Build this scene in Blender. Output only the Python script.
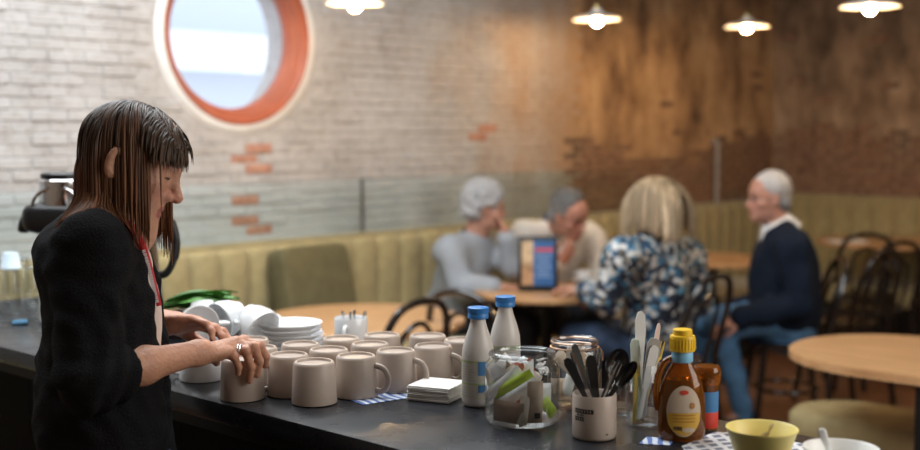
import bpy, math, random
import numpy as np
from mathutils import Matrix, Vector
random.seed(7); np.random.seed(7)
for o in list(bpy.data.objects): bpy.data.objects.remove(o)
sc = bpy.context.scene
COL = sc.collection

# ------------------------------------------------------------------ camera
CAMZ, F, CX, CY, HOR = 1.55, 1200.0, 460.0, 225.0, 130.0
PITCH = math.atan((CY - HOR) / F)
cd = bpy.data.cameras.new('camera'); cam = bpy.data.objects.new('camera', cd); COL.objects.link(cam)
cam.location = (0, 0, CAMZ); cam.rotation_euler = (math.pi/2 - PITCH, 0, 0)
cd.sensor_width = 36; cd.lens = 36 * F / 920.0
cd.dof.use_dof = True; cd.dof.focus_distance = 2.22; cd.dof.aperture_fstop = 2.3
cd.clip_start = 0.05
sc.camera = cam
# ------------------------------------------------------------------ world, lights, exposure
w = bpy.data.worlds.new('world'); sc.world = w; w.use_nodes = True
bg = w.node_tree.nodes['Background']; bg.inputs[0].default_value = (0.80, 0.88, 1.0, 1); bg.inputs[1].default_value = 2.1
vs = sc.view_settings
vs.view_transform = 'Standard'; vs.look = 'None'; vs.gamma = 1.0; vs.use_curve_mapping = False; vs.exposure = 0.14

def area(name, loc, target, sx, sy, watts, col):
    l = bpy.data.lights.new(name, 'AREA'); l.shape = 'RECTANGLE'; l.size = sx; l.size_y = sy
    l.energy = watts; l.color = col
    o = bpy.data.objects.new(name, l); COL.objects.link(o); o.location = loc
    d = Vector(target) - Vector(loc); o.rotation_euler = d.to_track_quat('-Z', 'Y').to_euler()
    return o
area('skylight', (-0.9, 3.6, 3.3), (-0.9, 3.75, 0), 2.6, 2.6, 150, (0.90, 0.96, 1.0))
area('side_window_daylight', (3.0, 1.2, 2.3), (-.2, 3.4, 1.1), 2.2, 1.8, 66, (1.0, 0.96, 0.90))
area('shopfront_daylight', (-4.2, 0.6, 2.0), (0.2, 6.5, 1.4), 2.6, 2.2, 95, (0.95, 0.98, 1.0))

# ------------------------------------------------------------------ geometry of the place
UD = np.array([0.679, 0.734]); UD = UD / np.linalg.norm(UD)          # along the long brick wall
ND = np.array([UD[1], -UD[0]])                                       # out of that wall into the room
ORG = np.array([0.0, 6.6])
RZ = math.atan2(UD[1], UD[0])
def W(u, n, z=0.0):
    p = ORG + u * UD + n * ND
    return Vector((p[0], p[1], z))
def ray(px, py):
    a = (px - CX) / F; b = (CY - py) / F
    return np.array([a, math.cos(PITCH) + b * math.sin(PITCH), -math.sin(PITCH) + b * math.cos(PITCH)])
def at_z(px, py, z):
    r = ray(px, py); t = (z - CAMZ) / r[2]; return Vector((r[0]*t, r[1]*t, z))
def at_y(px, py, Y):
    r = ray(px, py); t = Y / r[1]; return Vector((r[0]*t, Y, CAMZ + r[2]*t))
A = lambda *v: np.array(v, dtype=float)

# ------------------------------------------------------------------ materials
MATS = {}
def mat(name, col=(.5,.5,.5), rough=.5, metal=0, noise=0, nscale=20, bump=0, bscale=60, attr=None, trans=0, ior=1.45,
        emit=None, estr=0, alpha=1, sss=0, sheen=0, coat=0, spec=.5, rnd=0, stretch=(1,1,1)):
    if name in MATS: return MATS[name]
    m = bpy.data.materials.new(name); m.use_nodes = True; MATS[name] = m
    nt = m.node_tree; N = nt.nodes; L = nt.links; b = N['Principled BSDF']
    b.inputs['Base Color'].default_value = (*col, 1); b.inputs['Roughness'].default_value = rough
    b.inputs['Metallic'].default_value = metal; b.inputs['IOR'].default_value = ior
    b.inputs['Transmission Weight'].default_value = trans; b.inputs['Alpha'].default_value = alpha
    b.inputs['Sheen Weight'].default_value = sheen; b.inputs['Coat Weight'].default_value = coat
    b.inputs['Specular IOR Level'].default_value = spec
    if sss:
        b.inputs['Subsurface Weight'].default_value = sss; b.inputs['Subsurface Radius'].default_value = (.012,.005,.003)
        b.inputs['Subsurface Scale'].default_value = 1.0
    if emit: b.inputs['Emission Color'].default_value = (*emit, 1); b.inputs['Emission Strength'].default_value = estr
    src = None
    if attr:
        at = N.new('ShaderNodeAttribute'); at.attribute_name = attr; src = at.outputs['Color']
    tc = N.new('ShaderNodeTexCoord'); mp = N.new('ShaderNodeMapping'); mp.inputs['Scale'].default_value = stretch
    L.new(tc.outputs['Object'], mp.inputs['Vector'])
    if noise:
        nz = N.new('ShaderNodeTexNoise'); nz.inputs['Scale'].default_value = nscale; nz.inputs['Detail'].default_value = 5
        L.new(mp.outputs[0], nz.inputs['Vector'])
        mr = N.new('ShaderNodeMapRange'); mr.inputs[1].default_value = .3; mr.inputs[2].default_value = .7
        mr.inputs[3].default_value = 1 - noise; mr.inputs[4].default_value = 1 + noise
        L.new(nz.outputs['Fac'], mr.inputs[0])
        mx = N.new('ShaderNodeVectorMath'); mx.operation = 'SCALE'
        if src: L.new(src, mx.inputs[0])
        else: mx.inputs[0].default_value = col
        L.new(mr.outputs[0], mx.inputs['Scale']); src = mx.outputs[0]
    if rnd:
        oi = N.new('ShaderNodeObjectInfo'); mr = N.new('ShaderNodeMapRange'); mr.inputs[3].default_value = 1-rnd; mr.inputs[4].default_value = 1+rnd
        L.new(oi.outputs['Random'], mr.inputs[0])
        mx = N.new('ShaderNodeVectorMath'); mx.operation = 'SCALE'
        if src: L.new(src, mx.inputs[0])
        else: mx.inputs[0].default_value = col
        L.new(mr.outputs[0], mx.inputs['Scale']); src = mx.outputs[0]
    if src: L.new(src, b.inputs['Base Color'])
    if bump:
        nz = N.new('ShaderNodeTexNoise'); nz.inputs['Scale'].default_value = bscale; nz.inputs['Detail'].default_value = 4
        L.new(mp.outputs[0], nz.inputs['Vector'])
        bp = N.new('ShaderNodeBump'); bp.inputs['Strength'].default_value = bump; bp.inputs['Distance'].default_value = .01
        L.new(nz.outputs['Fac'], bp.inputs['Height']); L.new(bp.outputs[0], b.inputs['Normal'])
    return m
def nodes_of(m): return m.node_tree.nodes, m.node_tree.links, m.node_tree.nodes['Principled BSDF']
def ramp(N, stops, interp='LINEAR'):
    r = N.new('ShaderNodeValToRGB'); r.color_ramp.interpolation = interp
    e = r.color_ramp.elements
    while len(e) < len(stops): e.new(.5)
    for i, (p, c) in enumerate(stops): e[i].position = p; e[i].color = (*c, 1)
    return r
def noise_n(N, L, vec, scale, detail=5, rough=.55):
    n = N.new('ShaderNodeTexNoise'); n.inputs['Scale'].default_value = scale; n.inputs['Detail'].default_value = detail
    n.inputs['Roughness'].default_value = rough
    if vec is not None: L.new(vec, n.inputs['Vector'])
    return n
def mixc(N, L, fac, a, b):
    m = N.new('ShaderNodeMix'); m.data_type = 'RGBA'
    if hasattr(fac, 'links'): L.new(fac, m.inputs[0])
    else: m.inputs[0].default_value = fac
    for s, v in ((6, a), (7, b)):
        if hasattr(v, 'links'): L.new(v, m.inputs[s])
        else: m.inputs[s].default_value = (*v, 1)
    return m.outputs[2]
def mrange(N, L, v, a, b, c=0, d=1):
    m = N.new('ShaderNodeMapRange'); L.new(v, m.inputs[0])
    for i, x in enumerate((a, b, c, d)): m.inputs[i+1].default_value = x
    return m.outputs[0]

# ------------------------------------------------------------------ mesh builder
class MB:
    def __init__(s): s.v = []; s.f = []
    def add(s, verts, faces, M=None):
        k = len(s.v)
        if M is not None: verts = [tuple(M @ Vector(v)) for v in verts]
        s.v += [tuple(map(float, v)) for v in verts]; s.f += [tuple(i + k for i in f) for f in faces]; return s
    def box(s, c, d, M=None, bev=0):
        cx, cy, cz = c; x, y, z = d[0]/2, d[1]/2, d[2]/2
        if not bev:
            vs_ = [(cx+a*x, cy+b*y, cz+e*z) for e in (-1,1) for b in (-1,1) for a in (-1,1)]
            return s.add(vs_, [(0,2,3,1),(4,5,7,6),(0,1,5,4),(1,3,7,5),(3,2,6,7),(2,0,4,6)], M)
        prof = [(-z, -bev), (-z+bev*.3, -bev*.3), (-z+bev, 0), (z-bev, 0), (z-bev*.3, -bev*.3), (z, -bev)]
        vv = []; ff = []
        for (pz, ins) in prof:
            X, Y = x+ins, y+ins; q = bev*.6
            for (a, b) in ((X-q,-Y),(X,-Y+q),(X,Y-q),(X-q,Y),(-X+q,Y),(-X,Y-q),(-X,-Y+q),(-X+q,-Y)): vv.append((cx+a, cy+b, cz+pz))
        n = 8
        for i in range(len(prof)-1):
            for j in range(n): ff.append((i*n+j, i*n+(j+1)%n, (i+1)*n+(j+1)%n, (i+1)*n+j))
        ff.append(tuple(range(n-1,-1,-1))); ff.append(tuple(range((len(prof)-1)*n, len(prof)*n)))
        return s.add(vv, ff, M)
    def lathe(s, prof, seg=32, M=None, sx=1, sy=1):
        vv = []; ff = []; rows = []
        for r, z in prof:
            if r < 1e-6: rows.append([len(vv)]); vv.append((0, 0, z))
            else:
                rows.append(list(range(len(vv), len(vv)+seg)))
                vv += [(r*sx*math.cos(2*math.pi*i/seg), r*sy*math.sin(2*math.pi*i/seg), z) for i in range(seg)]
        for a, b in zip(rows, rows[1:]):
            for i in range(seg):
                j = (i+1) % seg
                if len(a) == 1 and len(b) == 1: continue
                if len(a) == 1: ff.append((a[0], b[j], b[i]))
                elif len(b) == 1: ff.append((a[i], a[j], b[0]))
                else: ff.append((a[i], a[j], b[j], b[i]))
        return s.add(vv, ff, M)
    def tube(s, pts, r, sides=8, closed=False, caps=True, M=None, flat=1.0):
        P = [Vector(p) for p in pts]; n = len(P)
        R = r if isinstance(r, (list, tuple)) else [r]*n
        T = []
        for i in range(n):
            if closed: t = P[(i+1) % n] - P[i-1]
            else: t = P[min(i+1, n-1)] - P[max(i-1, 0)]
            T.append(t.normalized() if t.length > 1e-9 else Vector((0,0,1)))
        up = Vector((0,0,1)) if abs(T[0].z) < .9 else Vector((0,1,0))
        nrm = (up - T[0]*up.dot(T[0])).normalized(); vv = []; ff = []
        for i in range(n):
            nrm = (nrm - T[i]*nrm.dot(T[i])).normalized(); bi = T[i].cross(nrm)
            for j in range(sides):
                a = 2*math.pi*j/sides
                vv.append(P[i] + nrm*(math.cos(a)*R[i]*flat) + bi*(math.sin(a)*R[i]))
        m = n if closed else n-1
        for i in range(m):
            k = (i+1) % n
            for j in range(sides):
                q = (j+1) % sides
                ff.append((i*sides+j, i*sides+q, k*sides+q, k*sides+j))
        if caps and not closed:
            ff.append(tuple(range(sides-1, -1, -1))); ff.append(tuple(range((n-1)*sides, n*sides)))
        return s.add(vv, ff, M)
    def prism(s, outline, z0, z1, M=None):
        n = len(outline); vv = [(x, y, z0) for x, y in outline] + [(x, y, z1) for x, y in outline]
        ff = [tuple(range(n-1,-1,-1)), tuple(range(n, 2*n))] + [(i, (i+1) % n, n+(i+1) % n, n+i) for i in range(n)]
        return s.add(vv, ff, M)
    def pillow(s, c, d, e=.35, nu=20, nv=12, M=None):
        vv = []; ff = []
        sg = lambda x, p: math.copysign(abs(x)**p, x)
        for i in range(nv+1):
            ph = -math.pi/2 + math.pi*i/nv
            for j in range(nu):
                th = 2*math.pi*j/nu
                vv.append((c[0]+d[0]/2*sg(math.cos(ph), e)*sg(math.cos(th), e), c[1]+d[1]/2*sg(math.cos(ph), e)*sg(math.sin(th), e), c[2]+d[2]/2*sg(math.sin(ph), e)))
        for i in range(nv):
            for j in range(nu): ff.append((i*nu+j, i*nu+(j+1)%nu, (i+1)*nu+(j+1)%nu, (i+1)*nu+j))
        return s.add(vv, ff, M)
def link(name, verts, faces, material, parent=None, smooth=True, loc=None, rz=0, col=None, auto=None):
    me = bpy.data.meshes.new(name); me.from_pydata([tuple(v) for v in verts], [], [tuple(f) for f in faces]); me.update()
    if isinstance(material, str): material = MATS[material]
    me.materials.append(material)
    if smooth:
        me.polygons.foreach_set('use_smooth', [True]*len(me.polygons))
        if auto is not None:
            try: me.set_sharp_from_angle(angle=math.radians(auto))
            except Exception: pass
    if col is not None:
        at = me.color_attributes.new('Col', 'FLOAT_COLOR', 'POINT')
        c4 = np.ones((len(verts), 4), dtype=np.float32); c4[:, :3] = col; at.data.foreach_set('color', c4.ravel())
    o = bpy.data.objects.new(name, me); COL.objects.link(o)
    if loc is not None: o.location = loc
    o.rotation_euler[2] = rz
    if parent is not None: o.parent = parent
    return o
def part(name, mb, material, parent=None, smooth=True, auto=35, loc=None, rz=0):
    return link(name, mb.v, mb.f, material, parent, smooth, loc, rz, auto=auto if smooth else None)
def tag(o, label=None, cat=None, group=None, kind=None):
    if label: o['label'] = label
    if cat: o['category'] = cat
    if group: o['group'] = group
    if kind: o['kind'] = kind
    return o
def thing(name, label, cat, loc=(0,0,0), rz=0, group=None):
    o = bpy.data.objects.new(name, None); COL.objects.link(o); o.location = loc; o.rotation_euler[2] = rz
    o.empty_display_size = .05
    return tag(o, label, cat, group)
def dup(root, loc, rz=0, label=None, group=None, rot=None):
    def cp(o, par):
        c = o.copy(); COL.objects.link(c); c.parent = par
        for ch in o.children: cp(ch, c)
        return c
    r = cp(root, None); r.location = loc; r.rotation_euler = rot if rot is not None else (0, 0, rz)
    if label: r['label'] = label
    if group: r['group'] = group
    return r
T = Matrix.Translation
def RX(a): return Matrix.Rotation(a, 4, 'X')
def RY(a): return Matrix.Rotation(a, 4, 'Y')
def RZm(a): return Matrix.Rotation(a, 4, 'Z')
def bez(p0, p1, p2, n=10):
    p0, p1, p2 = Vector(p0), Vector(p1), Vector(p2)
    return [p0*(1-t)**2 + p1*2*t*(1-t) + p2*t*t for t in [i/n for i in range(n+1)]]
def spline(pts, n=6):
    P = [Vector(p) for p in pts]; out = []
    for i in range(len(P)-1):
        a, b, c, d = P[max(i-1,0)], P[i], P[i+1], P[min(i+2, len(P)-1)]
        for j in range(n):
            t = j/n
            out.append(.5*((2*b) + (c-a)*t + (2*a-5*b+4*c-d)*t*t + (3*b-a-3*c+d)*t**3))
    return out + [P[-1]]

# ------------------------------------------------------------------ signed-distance sculpting (for people, cloth, leaves)
def E(c, r, R=None, k=.02, op=1): return ('e', np.array(c, float), np.array(r, float), R, k, op)
def Cp(a, b, ra, rb=None, k=.02, op=1): return ('c', np.array(a, float), np.array(b, float), ra, ra if rb is None else rb, k, op)
def evp(q, P):
    if q[0] == 'e':
        p = P - q[1].astype(np.float32)
        if q[3] is not None: p = p @ q[3].astype(np.float32)
        r = q[2].astype(np.float32)
        k0 = np.sqrt(((p/r)**2).sum(-1)) + 1e-6; k1 = np.sqrt(((p/(r*r))**2).sum(-1)) + 1e-6
        return k0*(k0-1)/k1
    a, b, ra, rb = q[1].astype(np.float32), q[2].astype(np.float32), q[3], q[4]
    ba = b-a; pa = P-a; h = np.clip((pa @ ba)/max(float(ba@ba), 1e-9), 0, 1)
    d = pa - h[..., None]*ba
    return np.sqrt((d*d).sum(-1)) - (ra + (rb-ra)*h)
def smin(a, b, k):
    if k <= 0: return np.minimum(a, b)
    h = np.maximum(k-np.abs(a-b), 0)/k
    return np.minimum(a, b) - h*h*k*.25
def ev(prims, P, disp=None):
    P = np.asarray(P, np.float32); d = None
    for q in prims:
        v = evp(q, P)
        if d is None: d = v
        elif q[-1] > 0: d = smin(d, v, q[-2])
        else: d = -smin(-d, v, q[-2])
    if disp is not None: d = d + disp(P)
    return d
def mesh_sdf(prims, h, disp=None, clip=None, pad=.02):
    lo = np.full(3, 1e9); hi = -lo
    for q in prims:
        if q[-1] < 0: continue
        if q[0] == 'e': r = max(q[2]) if q[3] is not None else q[2]; lo = np.minimum(lo, q[1]-r); hi = np.maximum(hi, q[1]+r)
        else: m = max(q[3], q[4]); lo = np.minimum(lo, np.minimum(q[1], q[2])-m); hi = np.maximum(hi, np.maximum(q[1], q[2])+m)
    lo -= pad; hi += pad; Bk = 8
    nb = np.ceil((hi-lo)/(h*Bk)).astype(int); n = nb*Bk
    ii = np.stack(np.meshgrid(*[np.arange(k) for k in nb], indexing='ij'), -1).reshape(-1, 3)
    fn = lambda P: ev(prims, P, disp) if clip is None else np.maximum(ev(prims, P, disp), clip(P))
    cen = lo + (ii*Bk + (Bk-1)/2)*h
    dc = fn(cen)
    keep = np.abs(dc) < Bk*h*1.5
    D = np.repeat(np.repeat(np.repeat(dc.reshape(nb), Bk, 0), Bk, 1), Bk, 2).astype(np.float32)
    loc = np.stack(np.meshgrid(*[np.arange(Bk)]*3, indexing='ij'), -1).reshape(-1, 3)
    kb = ii[keep]
    for s in range(0, len(kb), 400):
        g = (kb[s:s+400, None, :]*Bk + loc[None]).reshape(-1, 3)
        D[g[:,0], g[:,1], g[:,2]] = fn(lo + g*h)
    S = D < 0
    cnt = np.zeros(tuple(n-1), np.int8); crn = [(a,b,c) for a in (0,1) for b in (0,1) for c in (0,1)]
    for a,b,c in crn: cnt += S[a:n[0]-1+a, b:n[1]-1+b, c:n[2]-1+c]
    act = (cnt > 0) & (cnt < 8); idx = np.argwhere(act)
    vals = np.stack([D[idx[:,0]+a, idx[:,1]+b, idx[:,2]+c] for a,b,c in crn], 1)
    acc = np.zeros((len(idx), 3)); num = np.zeros(len(idx))
    cr = np.array(crn, float)
    for i in range(8):
        for j in range(i+1, 8):
            if np.abs(cr[i]-cr[j]).sum() != 1: continue
            va, vb = vals[:, i], vals[:, j]; m = (va < 0) != (vb < 0)
            t = np.where(m, va/np.where(m, va-vb, 1), 0)
            acc += np.where(m[:, None], cr[i] + t[:, None]*(cr[j]-cr[i]), 0); num += m
    V = lo + (idx + acc/num[:, None])*h
    vid = np.full(act.shape, -1, np.int64); vid[act] = np.arange(len(idx))
    faces = []
    for ax in range(3):
        s0 = [slice(None)]*3; s1 = [slice(None)]*3; s0[ax] = slice(0, -1); s1[ax] = slice(1, None)
        ch = S[tuple(s0)] != S[tuple(s1)]
        e = np.argwhere(ch); o1, o2 = (ax+1) % 3, (ax+2) % 3
        ok = (e[:,o1] > 0) & (e[:,o2] > 0) & (e[:,o1] < n[o1]-1) & (e[:,o2] < n[o2]-1); e = e[ok]
        def cell(d1, d2):
            q = e.copy(); q[:,o1] -= d1; q[:,o2] -= d2; return vid[q[:,0], q[:,1], q[:,2]]
        Q = np.stack([cell(1,1), cell(0,1), cell(0,0), cell(1,0)], 1)
        ins = S[e[:,0], e[:,1], e[:,2]]
        Q[~ins] = Q[~ins][:, ::-1]
        faces.append(Q)
    return V, np.concatenate(faces)
def join_meshes(lst):
    V = []; Fc = []; k = 0
    for v, f in lst: V.append(v); Fc.append(np.asarray(f)+k); k += len(v)
    return np.concatenate(V), np.concatenate(Fc)
def rotm(yaw=0, pitch=0, roll=0):
    cy, sy = math.cos(yaw), math.sin(yaw); cp, sp = math.cos(pitch), math.sin(pitch); cr_, sr = math.cos(roll), math.sin(roll)
    Rz = np.array([[cy,-sy,0],[sy,cy,0],[0,0,1]]); Rx = np.array([[1,0,0],[0,cp,-sp],[0,sp,cp]]); Ry = np.array([[cr_,0,sr],[0,1,0],[-sr,0,cr_]])
    return Rz @ Rx @ Ry          # local +Y is forward; pitch<0 looks down
def folds(amp, fr, seed=0):
    rs = np.random.RandomState(seed); K = [(rs.randn(3)*fr, rs.rand()*6.3) for _ in range(7)]
    def f(P):
        s = 0
        for kv, ph in K: s = s + np.sin(P @ kv.astype(np.float32) + ph)
        return (amp/2.6*s).astype(np.float32)
    return f

def facing_fac(N, L, base, edge, power=4.0):
    lw = N.new('ShaderNodeLayerWeight'); lw.inputs[0].default_value = .5
    pw = N.new('ShaderNodeMath'); pw.operation = 'POWER'; L.new(lw.outputs['Facing'], pw.inputs[0]); pw.inputs[1].default_value = power
    mu = N.new('ShaderNodeMath'); mu.operation = 'MULTIPLY_ADD'; L.new(pw.outputs[0], mu.inputs[0]); mu.inputs[1].default_value = edge; mu.inputs[2].default_value = base
    return mu.outputs[0]
# ================================================================== SETTING
U0, U1, NF, ZC = -6.6, 3.8, 6.4, 3.4          # room limits along u, along n, ceiling height
YW = 0.15                                      # wall face in the wall's own frame (local y points into the wall)
WU = None
def solve_u(px, nn):                            # where a pixel column meets a plane parallel to the long wall
    a = (px - CX)/F; p = ORG + nn*ND
    return (a*p[1] - p[0]) / (UD[0] - a*UD[1])
WIN_U = solve_u(241, -YW); WIN_R = .40
_p = W(WIN_U, -YW); WIN_Z = at_y(241, 36, _p.y).z
PAINT_U = solve_u(566, -YW)

# --- wall colours: whitewash over brick, bare plaster, bare brick (world position is fixed to the wall)
def wall_nodes(m, kind):
    N, L, b = nodes_of(m)
    g = N.new('ShaderNodeNewGeometry'); pos = g.outputs['Position']
    sx = N.new('ShaderNodeSeparateXYZ'); L.new(pos, sx.inputs[0])
    mp = N.new('ShaderNodeMapping'); mp.vector_type = 'POINT'; mp.inputs['Rotation'].default_value = (0, 0, -RZ); L.new(pos, mp.inputs['Vector'])
    st = N.new('ShaderNodeMapping'); st.inputs['Scale'].default_value = (1.25, 1.25, .7); L.new(mp.outputs[0], st.inputs['Vector'])
    n1 = noise_n(N, L, pos, 2.2, 6, .6); n2 = noise_n(N, L, pos, 26, 5, .6); n3 = noise_n(N, L, st.outputs[0], 3.2, 6, .62)
    sp = N.new('ShaderNodeSeparateXYZ'); L.new(mp.outputs[0], sp.inputs[0])
    if kind == 'white':
        c = ramp(N, [(.30, (.36,.335,.315)), (.48, (.455,.43,.415)), (.62, (.51,.49,.475))]); L.new(n1.outputs['Fac'], c.inputs[0])
        c2 = ramp(N, [(.30, (.66,.60,.55)), (.50, (1,1,1))]); L.new(n2.outputs['Fac'], c2.inputs[0])
        mu = N.new('ShaderNodeMix'); mu.data_type = 'RGBA'; mu.blend_type = 'MULTIPLY'; mu.inputs[0].default_value = .6
        L.new(c.outputs[0], mu.inputs[6]); L.new(c2.outputs[0], mu.inputs[7])
        # grime growing towards the bare plaster, and a painted grey dado below 1.3 m
        add = N.new('ShaderNodeMath'); add.operation = 'ADD'
        u_of_org = float(UD @ ORG)
        gr = mrange(N, L, sp.outputs[0], u_of_org - 0.5, u_of_org + 1.6, -.25, .55); L.new(gr, add.inputs[0]); L.new(n3.outputs['Fac'], add.inputs[1])
        gf = mrange(N, L, add.outputs[0], .45, .95)
        col = mixc(N, L, gf, mu.outputs[2], (.40, .26, .16))
        zf = mrange(N, L, sx.outputs[2], 1.290, 1.305, 1, 0)
        grey = mixc(N, L, mrange(N, L, n1.outputs['Fac'], .35, .65), (.45,.455,.455), (.54,.54,.54))
        g2 = mixc(N, L, gf, grey, (.30,.26,.20))
        col = mixc(N, L, zf, col, g2)
    elif kind == 'plaster':
        c = ramp(N, [(.25, (.10,.062,.038)), (.40, (.28,.165,.09)), (.52, (.48,.295,.155)), (.66, (.62,.42,.24)), (.8, (.72,.56,.40))]); L.new(n3.outputs['Fac'], c.inputs[0])
        c2 = ramp(N, [(.3, (.5,.45,.4)), (.6, (1,1,1))]); L.new(n1.outputs['Fac'], c2.inputs[0])
        mu = N.new('ShaderNodeMix'); mu.data_type = 'RGBA'; mu.blend_type = 'MULTIPLY'; mu.inputs[0].default_value = .8
        L.new(c.outputs[0], mu.inputs[6]); L.new(c2.outputs[0], mu.inputs[7]); col = mu.outputs[2]
    elif kind == 'soot':
        c = ramp(N, [(.28, (.065,.045,.032)), (.45, (.19,.125,.08)), (.60, (.34,.23,.15)), (.78, (.52,.39,.27))]); L.new(n3.outputs['Fac'], c.inputs[0])
        col = c.outputs[0]
    elif kind == 'brick':
        c = ramp(N, [(.3, (.13,.065,.042)), (.5, (.25,.135,.085)), (.7, (.36,.225,.15))]); L.new(n2.outputs['Fac'], c.inputs[0])
        col = mixc(N, L, mrange(N, L, n3.outputs['Fac'], .5, .72), c.outputs[0], (.13,.09,.062))
    else:
        c = ramp(N, [(.3, (.34,.15,.10)), (.6, (.50,.27,.19))]); L.new(n2.outputs['Fac'], c.inputs[0]); col = c.outputs[0]
    L.new(col, b.inputs['Base Color']); b.inputs['Roughness'].default_value = .85
    bp = N.new('ShaderNodeBump'); bp.inputs['Strength'].default_value = .5; bp.inputs['Distance'].default_value = .006
    L.new(n2.outputs['Fac'], bp.inputs['Height']); L.new(bp.outputs[0], b.inputs['Normal'])
for k in ('white', 'plaster', 'soot', 'brick', 'redbrick'): wall_nodes(mat('wall_'+k), k)
mat('ceiling', (.42,.40,.37), .9); mat('plain_wall', (.30,.24,.19), .9)

# --- long wall with the round opening
def brick_mesh(name, L_, H_, D_, m, k):
    rs = random.Random(k); b = .004
    mb = MB(); x, z = L_/2, H_/2
    j = lambda: rs.uniform(-.002, .002)
    back = [(-x, 0, -z), (x, 0, -z), (x, 0, z), (-x, 0, z)]
    mid = [(-x+j(), -D_+b, -z+j()), (x+j(), -D_+b, -z+j()), (x+j(), -D_+b, z+j()), (-x+j(), -D_+b, z+j())]
    fr = [(p[0]*(1-b/x), -D_+j()*.6, p[2]*(1-b/z)) for p in mid]
    mb.add(back+mid+fr, [(0,1,5,4),(1,2,6,5),(2,3,7,6),(3,0,4,7),(4,5,9,8),(5,6,10,9),(6,7,11,10),(7,4,8,11),(8,9,10,11)])
    me = bpy.data.meshes.new(name); me.from_pydata(mb.v, [], mb.f); me.update(); me.materials.append(MATS[m]); return me
wl = MB(); NS = 64; half = .70
cz, cu = WIN_Z, WIN_U
circ = [(cu+(WIN_R+.02)*math.cos(2*math.pi*i/NS), cz+(WIN_R+.02)*math.sin(2*math.pi*i/NS)) for i in range(NS)]
sq = []
for i in range(NS):
    a = 2*math.pi*i/NS; c_, s_ = math.cos(a), math.sin(a); q = half/max(abs(c_), abs(s_)); sq.append((cu+q*c_, cz+q*s_))
vv = [(x, YW, z) for x, z in circ] + [(x, YW, z) for x, z in sq] + [(x, YW+.32, z) for x, z in circ]
ff = [(i, NS+i, NS+(i+1)%NS, (i+1)%NS) for i in range(NS)] + [((i+1)%NS, 2*NS+(i+1)%NS, 2*NS+i, i) for i in range(NS)]
wl.add(vv, [f[::-1] for f in ff])
for (a, b, c, d) in ((U0, cu-half, 0, ZC), (cu+half, PAINT_U, 0, ZC), (cu-half, cu+half, 0, cz-half), (cu-half, cu+half, cz+half, ZC)):
    wl.add([(a, YW, c), (b, YW, c), (b, YW, d), (a, YW, d)], [(0,1,2,3)])
wall_left = part('wall_left', wl, 'wall_white', smooth=False, loc=W(0,0), rz=RZ); tag(wall_left, 'long brick wall, whitewashed above a grey dado', kind='structure')
pl = MB(); pl.add([(PAINT_U, YW, 0), (U1, YW, 0), (U1, YW, ZC), (PAINT_U, YW, ZC)], [(0,1,2,3)])
part('bare_plaster', pl, 'wall_plaster', wall_left, smooth=False)
# bricks
PITCHX, PITCHZ = .166, .049
variants = [brick_mesh('brick_mesh', .160, .044, .0045, 'wall_white', i) for i in range(5)]
redv = [brick_mesh('brick_mesh_red', .157, .042, .005, 'wall_redbrick', 10+i) for i in range(3)]
redspots = []
for (px, py, ru, rz_) in ((255,140,.07,.05),(252,158,.14,.05),(262,168,.12,.04),(245,172,.08,.03),(252,200,.06,.03),(255,225,.06,.05),(482,130,.13,.045),(583,128,.09,.06)):
    u_ = solve_u(px, -YW); redspots.append((u_, at_y(px, py, W(u_, -YW).y).z, ru, rz_))
bricks = []; rest = MB()
row = 0; z = .04
while z < ZC-.05:
    off = PITCHX/2 if row % 2 else 0
    u = -5.0 + off
    while u < PAINT_U + .1:
        inside = math.hypot(u-cu, z-cz) < WIN_R + .10 or (abs(u-cu) < WIN_R+.12 and abs(z-cz) < WIN_R and math.hypot(max(abs(u-cu)-.11,0), z-cz) < WIN_R+.03)
        if not inside:
            p = W(u, -YW, z); r = np.array([p.x, p.y, p.z-CAMZ])
            fy = r[1]*math.cos(PITCH) - r[2]*math.sin(PITCH); px = CX + F*r[0]/fy; py = CY - F*(r[2]*math.cos(PITCH)+r[1]*math.sin(PITCH))/fy
            red = any(abs(u-a) < c*.7+.02 and abs(z-b) < d*.75+.012 for a, b, c, d in redspots)
            vis = -15 < px < 935 and -12 < py < 262
            bricks.append((0 if vis else 1, 0 if red else 1, fy, u, z, red))
        u += PITCHX
    row += 1; z += PITCHZ
bricks.sort()
for i, (nv, rk, fy, u, z, red) in enumerate(bricks):
    ml = random.choice(redv if red else variants); dy = random.uniform(-.004, .002)
    if nv == 0 and i < 298:
        o = bpy.data.objects.new('brick', ml); COL.objects.link(o); o.parent = wall_left
        o.location = (u, YW+dy+.001, z); o.rotation_euler = (0, random.uniform(-.006,.006), 0)
    elif u > -4.2 and z > .7: rest.add([tuple(v.co) for v in variants[i % 5].vertices], [tuple(p.vertices) for p in variants[i % 5].polygons], T((u, YW+dy+.001, z)))
ro = part('brick_field', rest, 'wall_white', wall_left, smooth=False); tag(ro, kind='stuff')
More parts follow.
